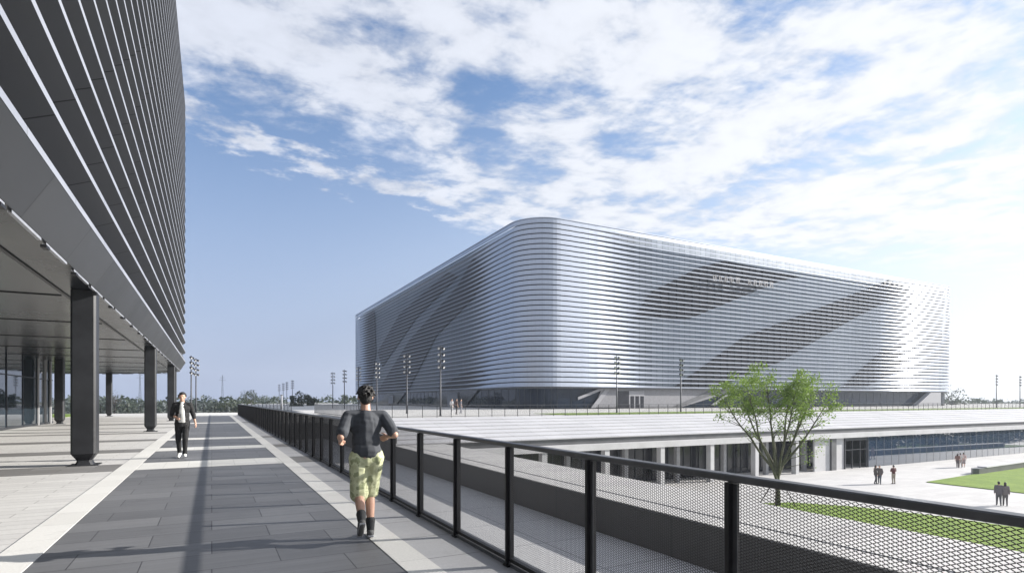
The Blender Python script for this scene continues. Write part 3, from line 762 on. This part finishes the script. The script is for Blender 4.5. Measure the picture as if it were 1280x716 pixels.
# two small rows of worn sign strokes on the screen (illegible at this distance)
rg = random.Random(5)
mb = MB()
for (xs, xe, ya, yb, hh) in ((890, 926, 347.5, 351, 2.0), (934, 968, 352.5, 357, 1.9)):
    for k in range(5):
        px = xs+(xe-xs)*k/5; py = ya+(yb-ya)*k/5
        p = on_y(px, py, AY0-1.0); w = (on_y(px+(xe-xs)/5*.8, py, AY0-1.0)-p).x
        for q in range(3): 
            zz = p.z-.5+q*.5; x0 = p.x+rg.random()*.3*w; mb.box(x0, x0+w*(.4+.5*rg.random()), AY0-1.05, AY0-.92, zz, zz+.12)
        for q in range(2):
            x0 = p.x+w*(.2+.45*q+.1*rg.random()); mb.box(x0, x0+.14, AY0-1.09, AY0-1.051, p.z-.45, p.z+.5)
ap(mb.build('sign_characters', mat('sign_grey', (.22,.215,.23), .5)))

# ------------------------------------------------------------------ hall (left)
LX, LY1 = -2.05, 71.0
hall = empty('hall', (LX, 0, 0)); tag(hall, 'dark hall overhanging the path with pale horizontal fins and charcoal columns', 'building')
def hp(o): o.parent = hall; o.location = (-LX, 0, 0); return o
hpath = rrect(-75, LX, -22, LY1, 13, step=2.9, arc=22)
ZH, SPH, NH = 4.88, .90, 25
fin = MB(); pan = MB()
def hdep(p):
    return .22+.78*max(0.0, min(1.0, p[4]/16.0))
for i in range(NH):
    zb = ZH+i*SPH
    sweep(fin, hpath, lambda p: [(0.0, zb), (0.0, zb+.115), (-.06, zb+.125)], 0.0)
    sweep(pan, hpath, lambda p: [(-.061, zb+.126), (-.06-.92*hdep(p), zb+SPH-.02-.38*hdep(p)), (-.004, zb+SPH-.004)], i*1.0)
hp(fin.build('pale_fins', M_fin)); hp(pan.build('dark_facade_panels', M_dpan))
mb = MB(); sweep(mb, hpath, lambda p: [(-.4, 4.2), (-.004, 4.874)], 0.0)
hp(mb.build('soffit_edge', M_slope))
ins = rrect(-75+.4, LX-.4, -22+.4, LY1-.4, 12.6, arc=22)
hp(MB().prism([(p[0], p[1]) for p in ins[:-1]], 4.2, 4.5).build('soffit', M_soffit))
hp(MB().prism([(p[0]-p[2]*.7, p[1]-p[3]*.7) for p in ins[:-1]], 27.0, 27.4).build('roof', M_gpost))
# dashed pale trim along the soffit rim + recessed dark groove
mb = MB(); mg = MB(); acc = 0; on = True
dens = rrect(-75+.4, LX-.4, -22+.4, LY1-.4, 12.6, step=.31, arc=60)
for a, c in zip(dens, dens[1:]):
    if a[5] not in (0, 1): continue
    ph = (a[6] % 1.95)
    if ph < 1.6: sweep(mb, [a, c], lambda p: [(-.05, 4.195), (-.05, 4.15), (.0, 4.15), (.0, 4.195)], 0)
hp(mb.build('soffit_trim', M_trim))
for k in range(24):
    yy = -2+1.95*k*1.2
    if yy < 57: hp(MB().box(LX-.47, LX-.385, yy, yy+.22, 4.10, 4.149).build('trim_bracket', M_black))
mb = MB()
sweep(mb, dens, lambda p: [(-.75, 4.196), (-.75, 4.175), (-.83, 4.175), (-.83, 4.196)], 0)
for yy in range(-18, 68, 6): mb.box(-40, LX-1.3, yy, yy+.05, 4.176, 4.198)
hp(mb.build('soffit_groove', M_black))
def column(X, Y, wx=.25, wy=.25):
    prof = [(.0, .19), (.09, .15), (.12, .15), (.28, .25), (4.19, .25)]
    v = []; mb = MB()
    c = .045
    def ring(z, w):
        k = w/.25; a = wx*k; bq = wy*k; cc = min(c, a*.3)
        return [(a-cc, -bq, z), (a, -bq+cc, z), (a, bq-cc, z), (a-cc, bq, z), (-a+cc, bq, z), (-a, bq-cc, z), (-a, -bq+cc, z), (-a+cc, -bq, z)]
    rs = [ring(z, w) for z, w in prof]
    for A, B in zip(rs, rs[1:]):
        for j in range(8): mb.quad([A[j], A[(j+1) % 8], B[(j+1) % 8], B[j]])
    mb.box(-.3, .3, -.3, .3, -.01, .012)
    o = mb.build('column', M_column, hall); o.location = (X-LX, Y, 0)
for X, Y in ((-2.72, .3), (-2.72, 17.1), (-2.72, 33.9), (-2.72, 50.6), (-2.95, 57.5), (-8.9, 47.4), (-8.9, 68)): column(X, Y)
# lobby glass
lob = hp(MB().box(-40, -9.7, -15, 49.5, .0, 4.195).build('lobby_glass', M_glass3))
mb = MB()
for k in range(22): mb.box(-9.73, -9.66, -14.5+3*k, -14.44+3*k, 0, 4.19)
mb.box(-9.73, -9.67, -15, 49.5, 2.9, 2.96).box(-9.73, -9.66, -15, 49.5, .0, .12)
hp(mb.build('glass_frames', M_mull))
mb = MB()
for yy in (45.6, 47.4, 48.7): mb.box(-9.7, -9.6, yy, yy+.10, 0, 4.19)
hp(mb.build('door_frames', M_conc))
mb = MB()
for k in range(8): mb.box(-9.645, -9.62, 2+5*k, 3.1+5*k, .1, 1.1)
hp(mb.build('frosted_panel', glassy('frosted_green_glass', (0.16, 0.26, 0.23), .25, 1.5)))

# ------------------------------------------------------------------ light poles
def light_pole():
    root = empty('light_pole')
    MB().tube([(0, 0, 0), (0, 0, .5), (0, 0, 7.0)], [.095, .09, .06], 10).build('pole', M_pole, root, smooth=True)
    MB().tube([(0, 0, 0), (0, 0, .05)], .17, 12).build('base_plate', M_pole, root)
    for k in range(4):
        z = 6.75-.62*k
        for s in (-1, 1):
            mb = MB(); mb.box(min(0, s*.2), max(0, s*.2), -.02, .02, z-.02, z+.02)
            c = Vector((s*.27, -.06, z))
            d = Vector((s*.25, -.8, -.5)).normalized()
            mb.tube([c-d*.13, c+d*.1, c+d*.16], [.10, .125, .135], 10)
            o = mb.build('floodlight', M_lamp, root)
            MB().tube([c+d*.161, c+d*.168], .115, 10).build('lens', M_lens, o)
    return root
g = 'floodlight poles around the arena and the deck'
poles = [ # (x px, depth or None, base y, label, rz)
 (771, 69.7, 'floodlight pole on the terrace lawn left of the one near the arena doors, fully outlined by pale louvres', 0),
 (851, 74.3, 'floodlight pole on the terrace just left of the green tree crown', .3),
 (550.5, 57.0, 'tallest looking floodlight pole, beside the small group of people by the arena glass', .2),
 (508.5, 66.9, 'floodlight pole second from the tall one by the strolling group, towards the jogger', -.2),
 (471, 81.0, 'floodlight pole just right of the jogger head', .5),
 (448, 92.8, 'floodlight pole right behind the jogger head at the arena left end', .1),
 (430.5, 102.0, 'floodlight pole just left of the jogger head, against open sky', .4),
 (416, 111.0, 'floodlight pole next left of the one beside the jogger head', 0),
 (365.5, 155.0, 'nearest and tallest pole of the distant cluster beyond the near fence', .2),
 (358.5, 170.0, 'second pole from the right in the distant pole cluster', .3),
 (354, 183.0, 'third pole from the right in the distant pole cluster', .1),
 (349, 196.0, 'leftmost pole of the distant pole cluster', 0),
 (239, 70.0, 'left pole of the pair at the far end beside the hall corner', 1.2),
 (245, 74.5, 'right pole of the pair at the far end beside the hall corner', .9),
 (1099, 190.0, 'small distant floodlight pole in front of the right part of the arena base', .2),
 (1168, 186.0, 'small distant floodlight pole at the right corner of the arena', .5),
 (1245.5, 122.0, 'floodlight pole against white sky, nearer of the two right of the arena', .6),
 (1275, 128.0, 'floodlight pole at the right edge of the picture', .6)]
poles[0] = (771, 69.7, 'floodlight pole on the terrace lawn in front of the arena doors', 0)
lp0 = light_pole()
lens_labels = []
for i, (px, d, lab, rz) in enumerate(poles):
    o = lp0 if i == 0 else copy_tree(lp0)
    o.location = at_d(px, d, 0); o.rotation_euler.z = rz
    if px > 1090 and px < 1200: o.scale = (.95, .95, .75)
    tag(o, lab, 'light pole', g)
p = at_d(352, 76, 0)
bl = empty('bollard_post', p); tag(bl, 'slim pale grey post behind the near fence below the distant pole cluster', 'post')
MB().tube([(0, 0, 0), (0, 0, 2.2)], .14, 10).build('post', M_trim, bl); MB().tube([(0, 0, 2.2), (0, 0, 2.3)], .17, 10).build('cap', M_gpost, bl)
# lattice masts far behind
def mast(px, d, h, lab):
    root = empty('lattice_mast', at_d(px, d, ZP)); tag(root, lab, 'mast')
    mb = MB(); w = .9
    for sx in (-1, 1):
        for sy in (-1, 1): mb.tube([(sx*w, sy*w, 0), (sx*.15, sy*.15, h)], .12, 4)
    z = 0; k = 0
    while z < h-2:
        a = w*(1-z/h)+.15*z/h; c = w*(1-(z+2)/h)+.15*(z+2)/h
        mb.tube([(-a, -a, z), (c, -c, z+2)], .05, 3); mb.tube([(a, a, z), (-c, c, z+2)], .05, 3); z += 2
    mb.build('lattice', M_pole, root)
    MB().box(-2.2, 2.2, -.1, .1, h*.86, h*.86+.15).box(-1.6, 1.6, -.1, .1, h*.93, h*.93+.15).build('cross_arm', M_pole, root)
mast(278, 420, 26, 'thin grey lattice mast on the horizon right of the walking man')
mast(175, 420, 28, 'thin grey lattice mast seen between the charcoal columns under the hall')

# ------------------------------------------------------------------ trees
def leaf_quad(mb, c, s, rg, asp=.55):
    n = Vector((rg.gauss(0, 1), rg.gauss(0, 1), rg.gauss(0, 1)+.8)).normalized(); a = n.orthogonal().normalized(); t = rg.random()*2*PI
    a = (a*math.cos(t)+n.cross(a)*math.sin(t)); bq = n.cross(a)*asp
    mb.quad([c-a*s, c-bq*s+n*s*.15, c+a*s, c+bq*s+n*s*.15])
def hero_tree():
    rg = random.Random(11)
    base = at(972, 632, ZP); base.z = ZP+.05
    root = empty('young_tree', base); tag(root, 'young multi stemmed tree with open fresh green crown standing on the plaza lawn', 'tree')
    tr = MB(); lv = MB()
    tr.tube([(0, 0, 0), (.02, 0, .8), (0, .02, 1.7), (.03, 0, 2.3)], [.2, .17, .16, .15], 12)
    right = Vector((cs, -sn, 0)); fwd = Vector((sn, cs, 0))
    tips = []
    def branch(p, d, L, r, depth):
        n = max(3, int(L/.45)); pts = [p.copy()]; rr = [r]; q = p.copy(); dd = d.normalized()
        for k in range(n):
            dd = (dd+Vector((rg.gauss(0, .07), rg.gauss(0, .07), rg.gauss(0, .03)+.035))).normalized()
            q = q+dd*(L/n); pts.append(q.copy()); rr.append(r*(1-.62*(k+1)/n))
            if depth < 3 and k >= (n*.35) and rg.random() < (.75 if depth else .55):
                side = Vector((rg.gauss(0, 1), rg.gauss(0, 1), rg.uniform(-.1, .7))).normalized()
                branch(q, dd*.7+side*.7, L*rg.uniform(.28, .5), r*(1-.62*(k+1)/n)*.6, depth+1)
            if depth >= 1 and k > n*.3: tips.append((q.copy(), depth))
        tr.tube(pts, rr, 8 if depth == 0 else 5, cap=True)
        tips.append((q.copy(), depth+1))
    # main stems: (lateral, forward, height) of the ends, in metres
    ends = [(-4.0, .3, 8.6), (-3.0, -1.5, 9.3), (-2.3, 1.6, 9.2), (-1.1, -.6, 9.7), (-.2, 1.4, 9.9), (.6, -1.6, 9.5), (1.3, .5, 9.7), (2.2, -.8, 9.0), (2.9, 1.3, 8.8), (3.7, -.2, 8.3)]
    for i, (lx, fy, hz) in enumerate(ends):
        p0 = Vector((rg.uniform(-.1, .1), rg.uniform(-.1, .1), rg.uniform(1.7, 2.4)))
        e = right*lx*.93+fwd*fy+Vector((0, 0, hz*.88))
        mid = p0.lerp(e, .5)+right*(lx*.06)-Vector((0, 0, .2))
        pts = []; rr = []; N = 12
        for k in range(N+1):
            t = k/N
            q = p0*(1-t)**2+mid*2*t*(1-t)+e*t*t+Vector((mnoise.noise(Vector((i*3.1, t*3, 0)))*.22, mnoise.noise(Vector((i*5.7, t*3, 4)))*.22, 0))*math.sin(PI*t)
            pts.append(q); rr.append(.085*(1-t)**.8+.018)
        tr.tube(pts, rr, 8)
        for k in range(5, N+1):
            for _ in range(3 if k > 7 else 1):
                side = Vector((rg.gauss(0, 1), rg.gauss(0, 1), rg.uniform(-.2, .8))).normalized()
                branch(pts[k], (pts[k]-pts[k-1]).normalized()*.6+side, rg.uniform(.7, 1.6) if k > 7 else rg.uniform(.7, 1.3), rr[k]*.5, 1 if k > 7 else 2)
    # low side twigs
    for (lx, fy, hz, L) in ((1.2, -.4, 3.4, 2.2), (1.5, .5, 4.4, 2.4), (.8, -.6, 2.8, 1.6), (-4.0, 0, 7.2, 2.3), (1.9, .2, 5.4, 2.3), (.6, .4, 3.6, 1.4)):
        sgn = 1 if lx > 0 else -1
        branch(right*lx*.55+fwd*fy*.5+Vector((0, 0, hz)), right*sgn+Vector((0, 0, .15)), L, .03, 2)
    for p, dpt in tips:
        hz = p.z
        dens = (.95 if mnoise.noise(p*.75) > -.06 else .25) if hz > 6.3 else (.5 if hz > 5.2 else .45)
        if rg.random() > dens: continue
        n = rg.randint(10, 22) if hz > 6.6 else rg.randint(6, 12)
        for _ in range(n):
            c = p+Vector((rg.gauss(0, .2), rg.gauss(0, .2), rg.gauss(0, .15)))
            leaf_quad(lv, c, rg.uniform(.055, .11), rg)
    tr.build('trunk', M_bark2, root, smooth=True); lv.build('crown', M_leaf, root)
    print('hero leaves', len(lv.f))
    st = empty('tree_props', base); tag(st, 'thin wooden support poles leaning against the young tree trunk', 'tree supports')
    for k in range(4):
        a = k*PI/2+.5
        MB().tube([(1.25*math.cos(a), 1.25*math.sin(a), -.05), (.25*math.cos(a), .25*math.sin(a), 1.75)], .035, 6).build('prop', M_bark, st)
    return root
hero_tree()

def bg_tree(loc, h, w, label, mt, rg, n=900, leaf=.28, trunk=.35, name='broadleaf_tree', group=None):
    root = empty(name, loc); tag(root, label, 'tree', group)
    t = MB(); t.tube([(0, 0, 0), (.1, 0, h*.3), (0, .1, h*.55)], [h*.028, h*.02, h*.012], 7)
    cl = []
    for k in range(12):
        a = rg.random()*2*PI; rad = w*.5*math.sqrt(rg.random())*.8
        c = Vector((rad*math.cos(a), rad*math.sin(a), h*rg.uniform(trunk+.08, .9))); cl.append((c, rg.uniform(.18, .34)*w*.7))
        t.tube([(0, 0, h*rg.uniform(.25, .45)), c*.6+Vector((0, 0, h*.15)), c], [h*.01, h*.007, h*.003], 5)
    lv = MB()
    for _ in range(n):
        c, r = rg.choice(cl); d = Vector((rg.gauss(0, 1), rg.gauss(0, 1), rg.gauss(0, .8))).normalized()*r*rg.uniform(.55, 1.05)
        leaf_quad(lv, c+d, leaf*rg.uniform(.6, 1.2), rg, .7)
    t.build('trunk', M_bark, root); lv.build('crown', mt, root)
    return root
rg = random.Random(3)
bg_tree(at_d(310, 260, ZP), 12.5, 9, 'small round tree on the horizon above the near end of the fence', M_leafd, rg)
bg_tree(at_d(372, 150, ZP), 10.2, 5, 'loose crowned tree just right of the distant pole cluster', M_leafd, rg, trunk=.5)
bg_tree(at_d(389, 165, ZP), 10.4, 5, 'smaller green tree between the pole cluster and the jogger', M_leafd, rg, trunk=.45)
bg_tree(at_d(1190, 200, ZP), 13.5, 9, 'sparse tree just right of the arena corner', M_leafd, rg, n=500)
bg_tree(at_d(1176, 215, ZP), 12, 8, 'low bushy tree directly at the right edge of the arena', M_leafd, rg, n=700)
bg_tree(at_d(143, 230, ZP), 12.5, 10, 'bare looking tree seen between the first two charcoal columns', M_bark, rg, n=420, leaf=.16)
bg_tree(at_d(300, 200, ZP), 8.0, 13, 'yellow green shrubby tree beyond the far end of the near fence', M_leafy, rg, trunk=.2)
# far wood
wl = MB(); rg = random.Random(21)
for k in range(420):
    u = rg.uniform(-1.05, 1.0); d = rg.uniform(230, 520)
    c = at_d(640+u*FP, d, ZP); h = rg.uniform(6.5, 10.5)*(1+.25*(d-230)/290)*(.85 if u > .5 else 1); w = rg.uniform(6, 12)
    n = 70
    for _ in range(n):
        dd = Vector((rg.gauss(0, 1), rg.gauss(0, 1), rg.gauss(0, 1))).normalized()*rg.uniform(.6, 1.0)
        leaf_quad(wl, c+Vector((dd.x*w*.5, dd.y*w*.5, h*.52+dd.z*h*.48)), rg.uniform(.5, 1.05), rg, .8)
o = wl.build('far_wood', M_leafd); tag(o, 'far hazy belt of trees along the horizon', 'wood', kind='stuff')
# planting on the plaza east side, mirrored in the plaza glass
wl = MB()
for k in range(130):
    c = Vector((rg.uniform(84, 260), rg.uniform(20, 28), ZP)); h = rg.uniform(1.6, 3.4); w = rg.uniform(4, 8)
    for _ in range(90):
        dd = Vector((rg.gauss(0, 1), rg.gauss(0, 1), rg.gauss(0, 1))).normalized()*rg.uniform(.6, 1.0)
        leaf_quad(wl, c+Vector((dd.x*w*.5, dd.y*w*.5, h*.5+dd.z*h*.5)), rg.uniform(.25, .5), rg, .8)
o = wl.build('plaza_shrubs', M_leafd); tag(o, 'dense green shrubs mirrored in the plaza glass', 'shrubs', kind='stuff')

# ------------------------------------------------------------------ sky, sun
SUN_EL = 22.5; SV = Vector((.97, -.245, 0)).normalized()
sd = bpy.data.lights.new('sun', 'SUN'); sd.energy = 4.8; sd.angle = R(.55); sd.color = (1.0, .955, .89)
so = bpy.data.objects.new('sun', sd); COL.objects.link(so)
dirv = Vector((SV.x*math.cos(R(SUN_EL)), SV.y*math.cos(R(SUN_EL)), math.sin(R(SUN_EL))))
so.rotation_euler = dirv.to_track_quat('Z', 'Y').to_euler()
W = bpy.data.worlds.new('World'); S.world = W; W.use_nodes = True
t = NT(W.node_tree); bgn = W.node_tree.nodes['Background']
sky = t.new('ShaderNodeTexSky'); sky.sky_type = 'NISHITA'; sky.sun_disc = False; sky.sun_elevation = R(SUN_EL)
sky.sun_rotation = math.atan2(SV.x, SV.y); sky.air_density = 1.1; sky.dust_density = 1.6; sky.ozone_density = 2.2; sky.altitude = 0
g_ = t.new('ShaderNodeTexCoord').outputs['Generated']
sx = t.new('ShaderNodeSeparateXYZ', Vector=g_); X, Y, Z = sx.outputs
zc = t.math('MAXIMUM', Z, 0.02)
px_ = t.math('DIVIDE', X, zc); py_ = t.math('DIVIDE', Y, zc)
pp = t.new('ShaderNodeCombineXYZ', X=px_, Y=py_, Z=0.0).outputs[0]
OX, OY = 11.0, 2.0
w1 = t.new('ShaderNodeTexNoise', Vector=pp, Scale=1.1, Detail=3.0)
ofs = t.new('ShaderNodeVectorMath', _operation='ADD'); t.l.new(pp, ofs.inputs[0]); ofs.inputs[1].default_value = (OX, OY, 0)
warp = t.new('ShaderNodeVectorMath', _operation='MULTIPLY_ADD'); t.l.new(w1.outputs[1], warp.inputs[0]); warp.inputs[1].default_value = (.3, .3, 0); t.l.new(ofs.outputs[0], warp.inputs[2])
big = t.new('ShaderNodeTexNoise', Vector=warp.outputs[0], Scale=2.2, Detail=12.0, Roughness=.55)
mpf = t.new('ShaderNodeMapping', Vector=warp.outputs[0]); mpf.inputs['Rotation'].default_value = (0, 0, R(-35)); mpf.inputs['Scale'].default_value = (2.2, 7.0, 1)
fine = t.new('ShaderNodeTexNoise', Vector=mpf.outputs[0], Scale=1.6, Detail=7.0, Roughness=.6)
fine2 = t.new('ShaderNodeTexNoise', Vector=warp.outputs[0], Scale=7.0, Detail=6.0, Roughness=.6)
# edge of the cloud field in sky-plane coordinates
cu = t.new('ShaderNodeFloatCurve'); t.l.new(t.math('DIVIDE', t.math('ADD', px_, 2.0), 10.0), cu.inputs[1])
cv = cu.mapping.curves[0]
pts = [(-2, 1.7), (-.1, 2.06), (.55, 2.22), (.95, 2.55), (1.45, 3.05), (2.5, 2.75), (4.7, 2.45), (8, 2.4)]
cv.points[0].location = ((pts[0][0]+2)/10, pts[0][1]/4); cv.points[1].location = (1.0, pts[-1][1]/4)
for a, c in pts[1:-1]: cv.points.new((a+2)/10, c/4)
cu.mapping.update()
edge = t.math('MULTIPLY', cu.outputs[0], 4.0)
inside = t.math('SUBTRACT', edge, py_)                       # >0 inside
inside = t.math('ADD', inside, t.math('MULTIPLY', t.math('SUBTRACT', fine2.outputs[0], .5), .9))
m_in = t.smooth(inside, -.12, .3)
fine3 = t.new('ShaderNodeTexNoise', Vector=pp, Scale=4.5, Detail=6.0, Roughness=.6)
cu2 = t.new('ShaderNodeFloatCurve'); t.l.new(t.math('DIVIDE', t.math('ADD', px_, 2.0), 10.0), cu2.inputs[1])
cv = cu2.mapping.curves[0]; pts2 = [(-2, 1.6), (-.07, 2.3), (.375, 2.56), (.96, 2.68), (1.5, 2.95), (8, 3.4)]
cv.points[0].location = (0, pts2[0][1]/4); cv.points[1].location = (1.0, pts2[-1][1]/4)
for a, c in pts2[1:-1]: cv.points.new((a+2)/10, c/4)
cu2.mapping.update()
ds = t.math('ABSOLUTE', t.math('SUBTRACT', py_, t.math('MULTIPLY', cu2.outputs[0], 4.0)))
m_st = t.math('MULTIPLY', t.smooth(t.math('ADD', ds, t.math('MULTIPLY', t.math('SUBTRACT', fine3.outputs[0], .47), 1.15)), .20, .0), t.smooth(px_, 1.7, 1.2))
dens = t.math('ADD', t.math('MULTIPLY', big.outputs[0], .75), t.math('ADD', t.math('MULTIPLY', fine.outputs[0], .10), t.math('MULTIPLY', fine2.outputs[0], .30)))
# denser towards +X (right of the picture)
bias = t.math('ADD', t.math('MULTIPLY', t.smooth(px_, .9, 2.8), .02), t.math('MULTIPLY_ADD', t.smooth(px_, .8, .2), .03, .045))
cov = t.smooth(t.math('ADD', dens, bias), .49, .66)
cl = t.math('MULTIPLY', cov, m_in)
cl = t.math('MAXIMUM', cl, t.math('MULTIPLY', m_st, t.smooth(dens, .36, .56)))
cl = t.math('MULTIPLY', cl, t.smooth(Z, .10, .26))
sunside = t.smooth(t.math('ADD', t.math('MULTIPLY', X, .97), t.math('MULTIPLY', Y, -.245)), -.25, .9)
shade = t.math('MULTIPLY_ADD', t.smooth(t.math('ADD', t.math('MULTIPLY', big.outputs[0], .6), t.math('MULTIPLY', fine2.outputs[0], .4)), .36, .6), .20, .82)
ccol = t.mix(sunside, (4.9, 5.15, 5.8), (6.3, 6.4, 6.6))
sh3 = t.new('ShaderNodeCombineXYZ', X=shade, Y=shade, Z=shade).outputs[0]
ccol = t.mix(1.0, ccol, sh3, 'MULTIPLY')
skyc = t.mix(1.0, sky.outputs[0], (.84, .99, 1.16), 'MULTIPLY')
hz = t.smooth(Z, .55, .0)
hcol = t.mix(sunside, (2.75, 3.2, 4.5), (5.9, 6.1, 6.5))
SKYMIX = t.mix(t.math('MULTIPLY', hz, .92), skyc, hcol)
final = t.mix(t.math('MULTIPLY', cl, .93), SKYMIX, ccol)
t.l.new(final, bgn.inputs[0]); bgn.inputs[1].default_value = 0.085

S.view_settings.view_transform = 'Standard'; S.view_settings.look = 'None'; S.view_settings.gamma = 1.0; S.view_settings.exposure = 0.95
S.cycles.max_bounces = 6; S.cycles.transparent_max_bounces = 8

hm = bpy.data.materials.new('haze_air'); hm.use_nodes = True; ht = NT(hm.node_tree); hm.node_tree.nodes.remove(hm.node_tree.nodes['Principled BSDF'])
pv = ht.new('ShaderNodeVolumePrincipled'); pv.inputs['Color'].default_value = (.80, .88, 1.0, 1); pv.inputs['Density'].default_value = HAZE; pv.inputs['Anisotropy'].default_value = .25
ht.l.new(pv.outputs[0], hm.node_tree.nodes['Material Output'].inputs['Volume'])
hz_o = MB().box(-700, 800, -200, 900, ZP-1.3, 42).build('haze', hm); tag(hz_o, 'thin pale blue haze in the air', 'haze', kind='stuff')
S.cycles.volume_bounces = 0
